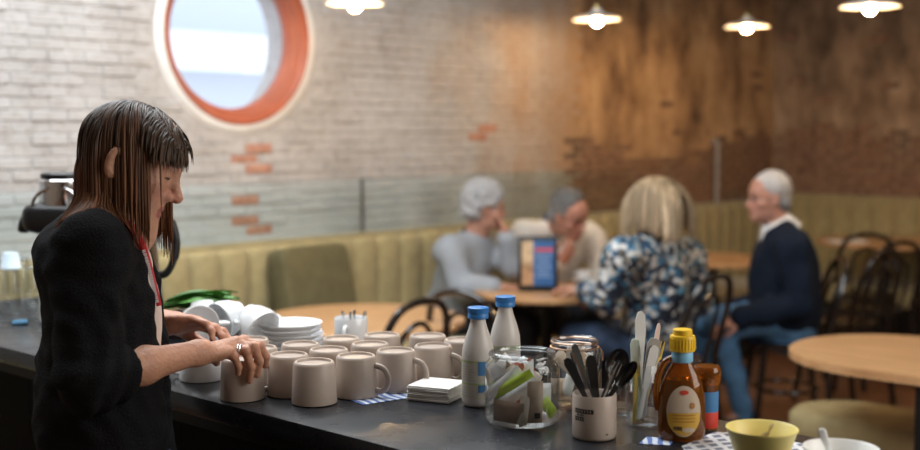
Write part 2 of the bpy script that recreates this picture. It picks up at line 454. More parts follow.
# bare bricks in the low band of the plastered stretch and patches above
bb = MB(); z = .70
bv = [brick_mesh('bare_brick_mesh', .150, .040, .008, 'wall_brick', 30+i) for i in range(4)]
def band(fn_in, lo, hi, place):
    z = .70; row = 0
    while z < 2.6:
        u = lo + (PITCHX/2 if row % 2 else 0)
        while u < hi-.08:
            if fn_in(u, z):
                m_ = bv[(row*7+int(u*10)) % 4]
                bb.add([tuple(v.co) for v in m_.vertices], [tuple(p.vertices) for p in m_.polygons], place(u, z))
            u += PITCHX
        z += PITCHZ; row += 1
rs_ = random.Random(3)
band(lambda u, z: z < 1.46 + .12*math.sin(u*2.1) + rs_.uniform(-.06,.06) or rs_.random() < .02, PAINT_U+.05, U1, lambda u, z: T((u, YW+random.uniform(-.003,.002), z)))
b1 = part('bare_brick_band', bb, 'wall_brick', wall_left, smooth=False); tag(b1, kind='stuff')
# short wall at the corner
wr = MB(); wr.add([(U1, YW, 0), (U1, -NF, 0), (U1, -NF, ZC), (U1, YW, ZC)], [(0,1,2,3)])
wall_right = part('wall_right', wr, 'wall_soot', smooth=False, loc=W(0,0), rz=RZ); tag(wall_right, 'soot-stained bare plaster and brick wall', kind='structure')
bb = MB()
band(lambda u, z: z < 1.50 + .08*math.sin(u*1.7+1) + rs_.uniform(-.05,.05) or rs_.random() < .05, -.1, 4.0, lambda u, z: T((U1, YW-u-.2, z)) @ RZm(-math.pi/2))
b2 = part('bare_brick_band', bb, 'wall_brick', wall_right, smooth=False); tag(b2, kind='stuff')
# unseen shell
for nm, vv in (('wall_front', [(U1,-NF,0),(U0,-NF,0),(U0,-NF,ZC),(U1,-NF,ZC)]), ('wall_back', [(U0,-NF,0),(U0,YW,0),(U0,YW,ZC),(U0,-NF,ZC)])):
    m = MB(); m.add(vv, [(0,1,2,3)]); tag(part(nm, m, 'plain_wall', smooth=False, loc=W(0,0), rz=RZ), 'plain plastered wall of the cafe', kind='structure')
m = MB(); m.add([(U0,YW+.3,ZC),(U1,YW+.3,ZC),(U1,-NF,ZC),(U0,-NF,ZC)], [(0,3,2,1)]); tag(part('ceiling', m, 'ceiling', smooth=False, loc=W(0,0), rz=RZ), 'plain ceiling of the cafe', kind='structure')
# floor : boards
fm = mat('floorboards', (.2,.1,.05), .35); N, L, b = nodes_of(fm)
tc = N.new('ShaderNodeTexCoord'); br = N.new('ShaderNodeTexBrick'); br.inputs['Scale'].default_value = 1; br.inputs['Brick Width'].default_value = 1.1; br.inputs['Row Height'].default_value = .11
br.inputs['Mortar Size'].default_value = .004; br.inputs['Color1'].default_value = (.22,.105,.055,1); br.inputs['Color2'].default_value = (.30,.15,.085,1); br.inputs['Mortar'].default_value = (.05,.028,.018,1)
L.new(tc.outputs['Object'], br.inputs['Vector']); nz = noise_n(N, L, tc.outputs['Object'], 6); L.new(mixc(N, L, mrange(N, L, nz.outputs['Fac'], .35,.7), br.outputs['Color'], (.15,.075,.04)), b.inputs['Base Color'])
m = MB(); m.add([(U0,YW+.3,0),(U1,YW+.3,0),(U1,-NF,0),(U0,-NF,0)], [(0,3,2,1)]); m.v = [(x,y,z) for x,y,z in m.v]; m.f = [(0,3,2,1)[::-1]]
tag(part('floor', m, 'floorboards', smooth=False, loc=W(0,0), rz=RZ), 'reddish brown wooden floor', kind='structure')

# --- round window: moulded red frame, pane, plaster ring
mat('red_frame', (.33,.085,.04), .45, noise=.12, nscale=9); mat('white_plaster', (.78,.76,.73), .9, noise=.08, nscale=8, bump=.3)
gl = mat('pane_glass', (1,1,1), .02); N, L, b = nodes_of(gl); N.remove(b)
tr = N.new('ShaderNodeBsdfTransparent'); tr.inputs[0].default_value = (.93,.95,.96,1); gs = N.new('ShaderNodeBsdfGlossy'); gs.inputs['Roughness'].default_value = .03
ms = N.new('ShaderNodeMixShader')
L.new(facing_fac(N, L, .003, .12), ms.inputs[0]); L.new(tr.outputs[0], ms.inputs[1]); L.new(gs.outputs[0], ms.inputs[2]); L.new(ms.outputs[0], N['Material Output'].inputs[0])
win = bpy.data.objects.new('window_1', None); COL.objects.link(win); win.location = W(cu, -YW, cz); win.rotation_euler = (0, 0, RZ)
tag(win, 'round window with a moulded brick-red wooden frame', kind='structure')
Mw = RX(math.pi/2)            # lathe z -> local -y (towards the room)
ri = WIN_R
part('frame', MB().lathe([(ri+.02,-.10),(ri-.060,-.10),(ri-.060,-.066),(ri-.050,-.058),(ri-.046,-.040),(ri-.032,-.032),(ri-.028,-.012),(ri-.014,-.006),(ri-.008,.006),(ri+.004,.016),(ri+.016,.016),(ri+.020,-.01)], 96, Mw), 'red_frame', win)
part('pane', MB().lathe([(0,-.078),(ri-.056,-.078)], 64, Mw), 'pane_glass', win)
part('plaster_ring', MB().lathe([(ri+.015,.002),(ri+.02,.014),(ri+.045,.012),(ri+.065,-.004)], 96, Mw), 'white_plaster', win)
# outside: neighbouring house seen through the pane
mat('render_white', (.85,.86,.88), .9); mat('slate', (.62,.66,.72), .8); mat('render_grey', (.55,.58,.63), .9); mat('dark_glass', (.12,.14,.17), .2)
hb = thing('house', 'pale rendered house beyond the round window', 'building', W(2.4, -5.2), RZ)
part('facade', MB().box((0,0,1.05),(7,.6,2.1)), 'render_grey', hb, smooth=False)
part('parapet', MB().box((0,-.32,2.27),(7,.3,.34)), 'render_white', hb, smooth=False)
part('roof', MB().box((0,.5,3.0),(7,.3,1.2)), 'slate', hb, smooth=False)
part('window_opening', MB().box((.4,-.31,1.5),(.5,.06,.8)), 'dark_glass', hb, smooth=False)

# --- glass screen standing on the banquette
mat('steel_grey', (.25,.26,.27), .35, 1)
tg = mat('screen_glass', (1,1,1), .02); N, L, b = nodes_of(tg); N.remove(b)
tr = N.new('ShaderNodeBsdfTransparent'); tr.inputs[0].default_value = (.94,.96,.955,1); gs = N.new('ShaderNodeBsdfGlossy'); gs.inputs['Roughness'].default_value = .02
ms = N.new('ShaderNodeMixShader')
L.new(facing_fac(N, L, .012, .4), ms.inputs[0]); L.new(tr.outputs[0], ms.inputs[1]); L.new(gs.outputs[0], ms.inputs[2]); L.new(ms.outputs[0], N['Material Output'].inputs[0])
uj = solve_u(361, -.10)
scr = thing('glass_screen', 'low clear glass screen between banquette and brick wall', 'screen', W(0, -.09, 0), RZ)
part('pane', MB().box(((uj-4.5)/2-.004+0, 0, 1.15),(uj+4.5-.008,.008,.30)), 'screen_glass', scr, smooth=False)
part('pane', MB().box(((uj+PAINT_U+.6)/2+.004, 0, 1.15),(PAINT_U+.6-uj-.008,.008,.30)), 'screen_glass', scr, smooth=False)
part('edge_strip', MB().box((uj,0,1.15),(.012,.014,.30)), 'steel_grey', scr, smooth=False)
up = solve_u(717, -.11)
mat('grey_pipe', (.30,.27,.25), .5)
tag(part('wall_pipe', MB().tube([(0,0,.9),(0,0,1.47)], .018, 12).tube([(0,0,1.46),(0,.05,1.47)], .02, 10), 'grey_pipe', loc=W(up, -.11, 0), rz=RZ), 'thin grey pipe rising up the bare brick above the banquette', 'pipe')

# --- banquette
bf = mat('olive_velvet', (.33,.268,.130), .85, noise=.16, nscale=14, sheen=.2, bump=.15, bscale=220)
mat('dark_plinth', (.02,.018,.016), .6)
def pad_mesh(name, wd, ht, dp, m):
    mb = MB(); nx, nz = 8, 5; vv = []; ff = []
    for i in range(nx+1):
        x = -wd/2 + wd*i/nx; bx = math.sqrt(max(0, 1-(2*i/nx-1)**2))
        for j in range(nz+3):
            if j <= nz: zz = ht*j/nz; y = -dp*.25 - dp*.75*bx**.7
            elif j == nz+1: zz = ht + .02; y = -dp*.15 - dp*.5*bx**.7
            else: zz = ht + .024; y = .03
            vv.append((x, y, zz))
    k = nz+3
    for i in range(nx):
        for j in range(k-1): ff.append((i*k+j, (i+1)*k+j, (i+1)*k+j+1, i*k+j+1))
    mb.add(vv, ff); me = bpy.data.meshes.new(name); me.from_pydata(mb.v, [], mb.f); me.update()
    me.polygons.foreach_set('use_smooth', [True]*len(me.polygons)); me.materials.append(MATS[m]); return me
def banquette(label, loc, rz, x0, x1, top, group, sx1=None):
    sx1 = sx1 or x1
    t = thing('banquette', label, 'bench', loc, rz, group)
    part('back_board', MB().box(((x0+x1)/2, .09, (top+.1)/2+.05),(x1-x0,.10,top-.06-.1)), 'olive_velvet', t, smooth=False)
    n = int(round((x1-x0)/.165)); wd = (x1-x0)/n
    pm = pad_mesh('channel_mesh', wd, top-.02-.44, .045, 'olive_velvet')
    for i in range(n):
        o = bpy.data.objects.new('back_channel', pm); COL.objects.link(o); o.parent = t; o.location = (x0+wd*(i+.5), .045, .44)
    part('seat', MB().box(((x0+sx1)/2, -.24, .40),(sx1-x0,.54,.14), bev=.04), 'olive_velvet', t)
    part('plinth', MB().box(((x0+sx1)/2, -.20, .165),(sx1-x0,.42,.33)), 'dark_plinth', t, smooth=False)
    return t
banquette('long olive velvet banquette with channelled back along the whitewashed wall', W(0,0), RZ, -4.2, U1-.16, 1.0, None, U1-.72)
banquette('short olive velvet banquette against the soot-stained wall', W(U1-.15, 0), RZ-math.pi/2, .06, 4.2, 1.04, None)
mat('olive_shaded', (.115,.098,.045), .9, noise=.15, nscale=14, sheen=.0, bump=.2, bscale=200)  # the banquette fabric again, its colour darkened to stand for shadow
uc = solve_u(322, .16)
cu_o = part('cushion', MB().pillow((0,0,.27),(.44,.13,.55), .20, 32, 18, RX(-.22)), 'olive_shaded', loc=W(uc, .17, .465), rz=RZ+.05)
tag(cu_o, 'olive square cushion with shadow painted into its colour, leaning on the banquette back', 'cushion')
# ================================================================== FURNITURE
wd = mat('oak_top', (.52,.29,.13), .38, coat=.15); N, L, b = nodes_of(wd)
tc = N.new('ShaderNodeTexCoord'); mp = N.new('ShaderNodeMapping'); mp.inputs['Scale'].default_value = (1.2, 14, 6); L.new(tc.outputs['Object'], mp.inputs[0])
nz = noise_n(N, L, mp.outputs[0], 3.5, 8, .6); rp = ramp(N, [(.3,(.40,.21,.09)),(.5,(.52,.29,.135)),(.7,(.60,.36,.18))]); L.new(nz.outputs['Fac'], rp.inputs[0]); L.new(rp.outputs[0], b.inputs['Base Color'])
mat('black_iron', (.012,.012,.013), .4, .3); mat('black_bentwood', (.016,.011,.009), .22, coat=.4)

def round_table(label, loc, rad, rz=0, zt=.75, group=None):
    t = thing('round_table', label, 'table', loc, rz, group)
    part('table_top', MB().lathe([(0,zt-.03),(rad-.012,zt-.03),(rad,zt-.024),(rad,zt-.006),(rad-.006,zt),(0,zt)], 64), 'oak_top', t)
    part('column', MB().lathe([(.035,.03),(.03,.06),(.03,zt-.08),(.16,zt-.031),(.0,zt-.031)], 20), 'black_iron', t)
    part('base', MB().lathe([(0,0),(.22,0),(.22,.012),(.05,.035),(0,.035)], 32), 'black_iron', t)
    return t
TP = at_z(547, 289, .75)
round_table('small round oak pedestal table the four seated people share', (TP.x, TP.y, 0), .37, .4)
TL = at_z(362, 318, .75)
round_table('empty round oak table in front of the cushion', (TL.x, TL.y, 0), .44, .9)
TB = at_z(712, 258, .75)
round_table('round oak table behind the man in the navy sweater', (TB.x, TB.y, 0), .36, .2)
TR = Vector((2.90, 8.16, 0))
round_table('round oak table with a paper menu before the soot-stained wall', (TR.x, TR.y, 0), .45, .3, .80)
mat('paper_white', (.80,.79,.77), .8)
PM = Vector((2.60, 8.04, 0))
tag(part('paper_menu', MB().box((0,0,.002),(.24,.16,.004)).box((.01,.02,.0055),(.22,.14,.003)), 'paper_white', loc=(PM.x, PM.y, .8002), rz=.1), 'white paper menu lying on the far oak table', 'menu')
# oblong table with rounded end
C1 = A(1.60, 4.28); rr = .40; Lg = 1.1
ol = thing('oblong_table', 'oblong oak table with rounded ends and black legs', 'table', (C1[0], C1[1], 0), math.atan2(ND[1], ND[0]))
outl = [(rr*math.cos(a), rr*math.sin(a)) for a in np.linspace(math.pi/2, 3*math.pi/2, 28)] + [(Lg+rr*math.cos(a), rr*math.sin(a)) for a in np.linspace(-math.pi/2, math.pi/2, 28)]
sm = [(x*.985+.0, y*.985) for x, y in outl]
mb = MB().prism(outl, .722, .746); mb.prism(sm, .7465, .75)
part('table_top', mb, 'oak_top', ol, auto=30)
for lx, ly in ((.22, .37), (.22, -.37), (Lg-.1, .37), (Lg-.1, -.37)):
    part('leg', MB().box((lx, ly, .361),(.035,.035,.722)), 'black_iron', ol, smooth=False)
part('apron', MB().box((Lg/2+.06, .37, .70),(Lg-.36,.02,.04)).box((Lg/2+.06,-.37,.70),(Lg-.36,.02,.04)), 'black_iron', ol, smooth=False)
# upholstered bench by it
mat('olive_seat', (.33,.265,.13), .85, noise=.12, nscale=10, sheen=.0, bump=.15, bscale=200)
sb = thing('seat_bench', 'low olive upholstered bench tucked beneath the oblong table', 'bench', (1.49, 4.60, 0), math.atan2(ND[1], ND[0]))
so = [(.2*math.cos(a), .2*math.sin(a)) for a in np.linspace(math.pi/2, 3*math.pi/2, 20)] + [(1.3, -.2), (1.3, .2)]
mbs = MB(); prof = [(.36,.97),(.375,1),(.44,1),(.46,.97),(.468,.9),(.472,.7),(.474,.3)]
vv = [(x*k+(1-k)*.5, y*k, z) for z, k in prof for x, y in so]; n = len(so)
ff = [(i*n+j, i*n+(j+1)%n, (i+1)*n+(j+1)%n, (i+1)*n+j) for i in range(len(prof)-1) for j in range(n)] + [tuple(range(n-1,-1,-1)), tuple(range((len(prof)-1)*n, len(prof)*n))]
part('seat', mbs.add(vv, ff), 'olive_seat', sb, auto=50)
for lx, ly in ((.02,.12),(.02,-.12),(1.2,.12),(1.2,-.12)): part('leg', MB().tube([(lx,ly,0),(lx,ly,.36)], .018, 10), 'black_iron', sb)

# bentwood chair : local +y is the sitter's forward direction
def bentwood(label, loc, rz, group=None):
    t = thing('bentwood_chair', label, 'chair', loc, rz, group); m = 'black_bentwood'
    part('seat', MB().lathe([(0,.445),(.19,.445),(.205,.452),(.205,.468),(.19,.476),(.16,.468),(0,.466)], 32, None, 1, .98), m, t)
    part('leg', MB().tube(spline([(.15,.13,.45),(.165,.15,.25),(.19,.18,0)],4), [.017]*4+[.016]*4+[.012], 10), m, t)
    part('leg', MB().tube(spline([(-.15,.13,.45),(-.165,.15,.25),(-.19,.18,0)],4), [.017]*4+[.016]*4+[.012], 10), m, t)
    H = .89
    hoop = spline([(-.185,-.22,0),(-.178,-.19,.22),(-.172,-.175,.46),(-.180,-.205,.62),(-.170,-.245,.76),(-.115,-.275,.86),(0,-.285,H),(.115,-.275,.86),(.170,-.245,.76),(.180,-.205,.62),(.172,-.175,.46),(.178,-.19,.22),(.185,-.22,0)], 5)
    part('back_hoop', MB().tube(hoop, .0155, 10), m, t)
    inner = spline([(-.085,-.165,.465),(-.095,-.205,.62),(-.075,-.245,.75),(0,-.262,.80),(.075,-.245,.75),(.095,-.205,.62),(.085,-.165,.465)], 5)
    part('inner_hoop', MB().tube(inner, .011, 8), m, t)
    part('ring_stretcher', MB().tube([(.163*math.cos(a), .16*math.sin(a)-.01, .22) for a in np.linspace(0, 2*math.pi, 33)[:-1]], .010, 8, closed=True), m, t)
    return t
def face(dx, dy): return math.atan2(dy, dx) - math.pi/2
ch = bentwood('black bentwood chair pushed in at the empty round table', (-.35, 4.80, 0), face(-.734, .679))
dup(ch, (.15, 5.10, 0), face(.55, .8), 'black bentwood chair between the empty table and the shared table')
bl_base = (.93, 5.62)
dup(ch, (bl_base[0]+.03, bl_base[1]-.02, 0), face(-.734, .679), 'black bentwood chair the woman in the floral blouse sits on')
nv_base = (1.68, 6.15)
dup(ch, (nv_base[0]+.0, nv_base[1], 0), face(-1, .05), 'black bentwood chair the man in the navy sweater sits on')
for (px, d, fx, fy, lb) in ((846, 6.75, -.6, .8, 'black bentwood chair closest behind the navy sweater'), (873, 7.28, -.3, .95, 'black bentwood chair in the middle of the row of three behind the navy sweater'),
                            (868, 7.85, .3, 1, 'black bentwood chair at the end of the row, by the paper menu table'), (948, 7.45, .2, 1, 'black bentwood chair tucked under the paper menu table')):
    dup(ch, ((px-CX)/F*d, d, 0), face(fx, fy), lb)

# pendant lamps
mat('enamel_white', (.85,.83,.78), .35, trans=0); mat('brass', (.5,.36,.16), .3, 1); mat('cord_black', (.01,.01,.01), .6)
mat('bulb_glow', (1,.9,.7), .4, emit=(1, .66, .34), estr=400)
def pendant(label, px, py, d, dia=.27):
    p = at_y(px, py, d); r = dia/2
    t = thing('pendant_lamp', label, 'lamp', p)
    part('shade', MB().lathe([(.028,.055),(.03,.04),(.05,.028),(r*.75,.016),(r,.0),(r+.002,-.006),(r-.004,-.005),(r*.75,.010),(.048,.022),(.026,.034)], 48), 'enamel_white', t)
    part('socket', MB().lathe([(0,.10),(.012,.10),(.018,.09),(.024,.055),(.024,.012),(0,.012)], 20), 'brass', t)
    part('bulb', MB().lathe([(.014,.014),(.016,.006),(.024,-.006),(.026,-.016),(.022,-.029),(.012,-.037),(0,-.039)], 24), 'bulb_glow', t)
    part('cord', MB().tube([(0,0,.09),(0,0,ZC-p.z)], .004, 6), 'cord_black', t)
    part('ceiling_rose', MB().lathe([(0,ZC-p.z-.001),(.05,ZC-p.z-.001),(.045,ZC-p.z-.03),(0,ZC-p.z-.035)], 20), 'brass', t)
pendant('flat white pendant lamp beside the round window', 355, 3, 5.35, .25)
pendant('flat white pendant lamp above the shared table by the cream sweater', 597, 19, 6.8)
pendant('flat white pendant lamp in front of the wall corner', 747, 26, 7.45)
pendant('flat white pendant lamp before the soot-stained wall', 870, 6, 5.6)
pendant('added out-of-view pendant lamp over the paper menu table', 1010, 25, 6.6)  # out of view, added to throw warm light on the short wall
pendant('added out-of-view pendant lamp over the oblong table', 1180, 15, 5.4)  # second unseen pendant, added to brighten the short wall

# ================================================================== COUNTER
CZ = 1.03
E0 = at_z(166, 389, CZ); E0 = A(E0.x, E0.y)        # a point on the near edge
ang = math.atan2(ND[1], ND[0])
ct = mat('slate_top', (.016,.018,.022), .23, spec=.5); N, L, b = nodes_of(ct)
tc = N.new('ShaderNodeTexCoord'); nz = noise_n(N, L, tc.outputs['Object'], 5, 6); L.new(mrange(N, L, nz.outputs['Fac'], .3, .75, .17, .36), b.inputs['Roughness'])
mat('counter_black', (.003,.003,.003), .7, spec=.1); mat('counter_edge', (.008,.008,.009), .5, spec=.2)
counter = thing('bar_counter', 'long black bar counter with a slate-dark top', 'counter', (E0[0], E0[1], 0), ang)
# local x runs along the counter (away from the wall), local y = +u (towards the customers) ; near edge at y=0
DEP, X0, X1 = .535, -1.45, 2.6
part('worktop', MB().box(((X0+X1)/2, DEP/2, CZ-.02),(X1-X0, DEP, .04), bev=.004), 'slate_top', counter, auto=30)
part('edge_band', MB().box(((X0+X1)/2, .035, CZ-.055),(X1-X0-.02, .02, .03)), 'counter_edge', counter, smooth=False)
for i in range(6):
    wdx = (X1-X0-.1)/6
    part('front_panel', MB().box((X0+.05+wdx*(i+.5), .10, .505),(wdx-.002,.02,.93)), 'counter_black', counter, smooth=False)
part('carcass', MB().box(((X0+X1)/2, DEP/2+.05, .50),(X1-X0-.1, DEP-.12, .96)), 'counter_black', counter, smooth=False)
part('plinth', MB().box(((X0+X1)/2, DEP/2+.05, .01),(X1-X0-.14, DEP-.2, .02)), 'counter_black', counter, smooth=False)
def on_counter(px, py): p = at_z(px, py, CZ); return Vector((p.x, p.y, CZ+.0005))
# ================================================================== THINGS ON THE COUNTER
mat('stoneware', (.47,.385,.325), .36, noise=.05, nscale=30, spec=.4); mat('porcelain', (.86,.87,.88), .18, coat=.3); mat('chrome', (.75,.75,.76), .12, 1)
mat('black_plastic', (.012,.012,.013), .35); mat('steel', (.62,.61,.60), .22, 1)
def cglass(name, tint, alpha_t, rough=.02):
    m = mat(name, (1,1,1)); N, L, b = nodes_of(m); N.remove(b)
    tr = N.new('ShaderNodeBsdfTransparent'); tr.inputs[0].default_value = (*tint, 1); g = N.new('ShaderNodeBsdfGlossy'); g.inputs['Roughness'].default_value = rough
    ms = N.new('ShaderNodeMixShader')
    L.new(facing_fac(N, L, .05, .75, 3.0), ms.inputs[0]); L.new(tr.outputs[0], ms.inputs[1]); L.new(g.outputs[0], ms.inputs[2]); L.new(ms.outputs[0], N['Material Output'].inputs[0])
cglass('clear_glass', (.95,.965,.97), .22)
mat('amber_glass', (.46,.15,.02), .05, trans=.75, ior=1.3, coat=.3)
mat('syrup', (.035,.009,.003), .12, coat=.5)

# --- beige mugs, mouth down
def mug_parts(t, m, rt=.0435, rb=.0385, h=.08, hx=0, handle=True):
    # upside down: foot ring on top
    part('body', MB().lathe([(rt-.003,0),(rt,.001),(rt,.004),(rb+.001,h-.006),(rb-.001,h-.0015),(rb-.003,h),(rb-.0055,h-.0004),(rb-.007,h-.005),(0,h-.0055)], 48), m, t, auto=60)
    if handle:
        pts = spline([(rt-.0035,0,.014),(rt+.010,0,.012),(rt+.022,0,.022),(rt+.025,0,.038),(rt+.017,0,.055),(rt+.002,0,.061),(rb,0,.060)], 4)
        part('handle', MB().tube(pts, .0048, 10, flat=1.25), m, t)
MH = .080
tops = [(314,361.5,80),(356,355.5,-20),(287,354.5,200),(328,349,60),(397,350,-25),(262,347,150),(297,344,100),(370,343.5,70),(432,345.5,-25),(250,339,120),(341,338,80),(382,334.5,60),(431,335.5,20),(459,339,-30)]
pos = [at_z(x, y, CZ+MH) for x, y, a in tops]
hand_mug = at_z(242, 357.5, CZ+MH)
P2 = [A(p.x, p.y) for p in pos]; HM = A(hand_mug.x, hand_mug.y)
for it in range(60):
    for i in range(len(P2)):
        for j in list(range(i)) + [-1]:
            q = HM if j == -1 else P2[j]; d = P2[i]-q; l = np.linalg.norm(d)
            if l < .0915:
                s_ = d/l*(.0915-l)
                if j == -1: P2[i] = P2[i]+s_
                else: P2[i] = P2[i]+s_/2; P2[j] = P2[j]-s_/2
mg = thing('mug', 'upturned beige stoneware mug the woman is gripping', 'mug', (HM[0], HM[1], CZ+.0005), math.radians(120)); mug_parts(mg, 'stoneware')
for i, (x, y, a) in enumerate(tops):
    dup(mg, (P2[i][0], P2[i][1], CZ+.0012), math.radians(a), 'upturned beige stoneware mug in the cluster beside the gripped mug', 'upturned beige mugs on the counter')
# blue and white sheet under two mugs
pt = mat('blue_print', (.8,.82,.86), .6); N, L, b = nodes_of(pt)
tc = N.new('ShaderNodeTexCoord'); wv = N.new('ShaderNodeTexWave'); wv.inputs['Scale'].default_value = 18; wv.inputs['Distortion'].default_value = 3; wv.inputs['Detail'].default_value = 1; L.new(tc.outputs['Object'], wv.inputs[0])
rp = ramp(N, [(.0,(.72,.78,.88)),(.52,(.65,.72,.86)),(.6,(.10,.17,.42)),(1,(.12,.2,.5))]); L.new(wv.outputs['Fac'], rp.inputs[0]); L.new(rp.outputs[0], b.inputs['Base Color'])
s1 = on_counter(385, 395)
tag(part('printed_sheet', MB().box((0,0,.0003),(.16,.10,.0006)), 'blue_print', loc=s1, rz=.62, smooth=False), 'blue and white printed sheet lying under two beige mugs', 'paper')

# --- white cups and the jumble
def white_cup(label, loc, rot, group=None, h=.062, r=.045):
    t = thing('teacup', label, 'cup', loc, 0, group); t.rotation_euler = rot
    part('body', MB().lathe([(0,.004),(.020,.004),(.022,0),(.025,0),(.026,.005),(.036,.020),(r-.002,.042),(r,h),(r-.002,h+.001),(r-.0035,h),(r-.006,.042),(.032,.022),(.018,.010),(0,.009)], 40), 'porcelain', t, auto=60)
    part('handle', MB().tube(spline([(r-.003,0,.050),(r+.012,0,.055),(r+.024,0,.046),(r+.022,0,.030),(r+.008,0,.018),(.034,0,.017)], 4), .0042, 8), 'porcelain', t)
    return t
pi = math.pi; R90 = math.pi/2
bc = on_counter(202, 379)
t = thing('large_cup', 'big upturned white cup next to the gripped mug', 'cup', bc, math.radians(165))
part('body', MB().lathe([(.0435,0),(.047,.001),(.047,.006),(.044,.035),(.036,.056),(.026,.064),(.024,.069),(.021,.069),(.020,.064),(0,.064)], 48), 'porcelain', t, auto=60)
part('handle', MB().tube(spline([(.045,0,.012),(.058,0,.008),(.068,0,.018),(.066,0,.032),(.054,0,.040),(.042,0,.038)], 4), .0045, 8), 'porcelain', t)
def cpos(px, py, d): return at_y(px, py, d)
b0 = [on_counter(194, 366), on_counter(239, 362), on_counter(213, 350), on_counter(256, 349)]
c0 = white_cup('upturned white teacup at the bottom of the heap', b0[0]+Vector((0,0,.063)), (pi,0,1.6), 'white teacups at the bottom of the heap'); c0.scale = (.8,.8,.72); c0.location.z = CZ+.0465
for q, a in zip(b0[1:], (2.6, 1.9, .9)): dup(c0, q+Vector((0,0,.046)), rot=(pi,0,a))
def lying(label, px, d, ztop, tilt, rz_):
    p = at_y(px, 320, d); ax = Matrix.Rotation(rz_, 3, 'Z') @ Matrix.Rotation(tilt, 3, 'X') @ Vector((0,0,1))
    return white_cup(label, Vector((p.x, p.y, ztop)) - ax*.033, (tilt, 0, rz_))
lying('white teacup tipped on its side at the front of the heap', 196, 2.62, CZ+.092, R90*.95, .5)
lying('white teacup upside down on the crest of the heap', 204, 2.76, CZ+.090, math.radians(160), .5)
lying('white teacup lying across the middle of the heap', 229, 2.74, CZ+.091, math.radians(105), -.7)
lying('white teacup tipped over beside the stack of saucers', 256, 2.68, CZ+.089, math.radians(118), .85)
# --- saucers
sp = on_counter(292, 357)
SAU = None
for i in range(6):
    loc = sp + Vector((random.uniform(-.003,.003), random.uniform(-.003,.003), i*.0118))
    if SAU is None:
        SAU = part('saucer', MB().lathe([(0,.002),(.038,.002),(.040,0),(.043,0),(.045,.003),(.068,.016),(.072,.020),(.071,.022),(.066,.020),(.042,.008),(0,.007)], 48), 'porcelain', loc=loc, auto=60)
        tag(SAU, 'white saucer in the stack behind the mugs', 'saucer', 'stacked white saucers')
    else: dup(SAU, loc, random.random())
white_cup('white teacup lying behind the saucers with its round side up', cpos(270,318,2.90), (math.radians(165),math.radians(5),math.radians(160)))
# --- white mug with teaspoons
wm = on_counter(351, 351)
t = thing('spoon_mug', 'upright white mug full of teaspoons behind the beige mugs', 'mug', wm, math.radians(-100))
part('body', MB().lathe([(0,0),(.036,0),(.038,.003),(.0395,.078),(.0385,.080),(.037,.078),(.0355,.006),(0,.005)], 40), 'porcelain', t, auto=60)
part('handle', MB().tube(spline([(.038,0,.062),(.052,0,.064),(.062,0,.052),(.062,0,.030),(.052,0,.018),(.038,0,.02)], 4), .0045, 8), 'porcelain', t)
def teaspoon(label, loc, rot, group, m='steel', L_=.13, head=(.013,.020), nm='teaspoon', fat=1.0):
    t = thing(nm, label, 'spoon', loc, 0, group); t.rotation_euler = rot
    part('stem', MB().tube([(0,0,0),(0,.001,L_*.5),(0,.003,L_-.004),(0,.003,L_)], [.0022*fat,.0028*fat,.0042*fat,.002*fat], 8, flat=.45), m, t)
    part('bowl', MB().lathe([(0,-.5),(.3,-.45),(.75,-.25),(1,0),(.95,.05),(.7,-.18),(.3,-.36),(0,-.4)], 16, T((0,.002,-head[1]*.8)) @ RX(pi/2) @ Matrix.Diagonal((head[0],head[1],.008,1))), m, t)
    return t
ts = teaspoon('steel teaspoon standing handle up in the white mug', wm+Vector((-.012,0,.046)), (.10,-.16,0), 'teaspoons in the white mug', L_=.05)
for (dx,dy,rx,ry,rz_) in ((.004,.01,.15,.05,1),(.016,-.004,-.05,.3,2),(.008,.012,-.25,.1,.5),(.0,-.012,.3,.22,2.5),(.018,.010,.1,.34,.3)):
    dup(ts, wm+Vector((dx,dy,.046)), rot=(rx,ry,rz_))

# --- napkins
mat('napkin', (.80,.77,.73), .9, noise=.05, nscale=20); mat('napkin_edge', (.42,.36,.30), .9)
np_ = on_counter(437, 398); NAP = None
for i in range(10):
    loc = np_ + Vector((random.uniform(-.0015,.0015), random.uniform(-.0015,.0015), .0003+i*.0029)); rz_ = math.radians(-24)+random.uniform(-.02,.02)
    if NAP is None:
        NAP = part('paper_napkin', MB().box((0,0,.0013),(.088,.088,.0012)).box((0,.001,.0004),(.087,.086,.0009)).box((-.001,0,.0022),(.0865,.087,.0007)), 'napkin', loc=loc, smooth=False); NAP.rotation_euler[2] = rz_
        tag(NAP, 'folded white paper napkin in the small stack by the milk bottle', 'napkin', 'stacked paper napkins')
    else: dup(NAP, loc, rz_)

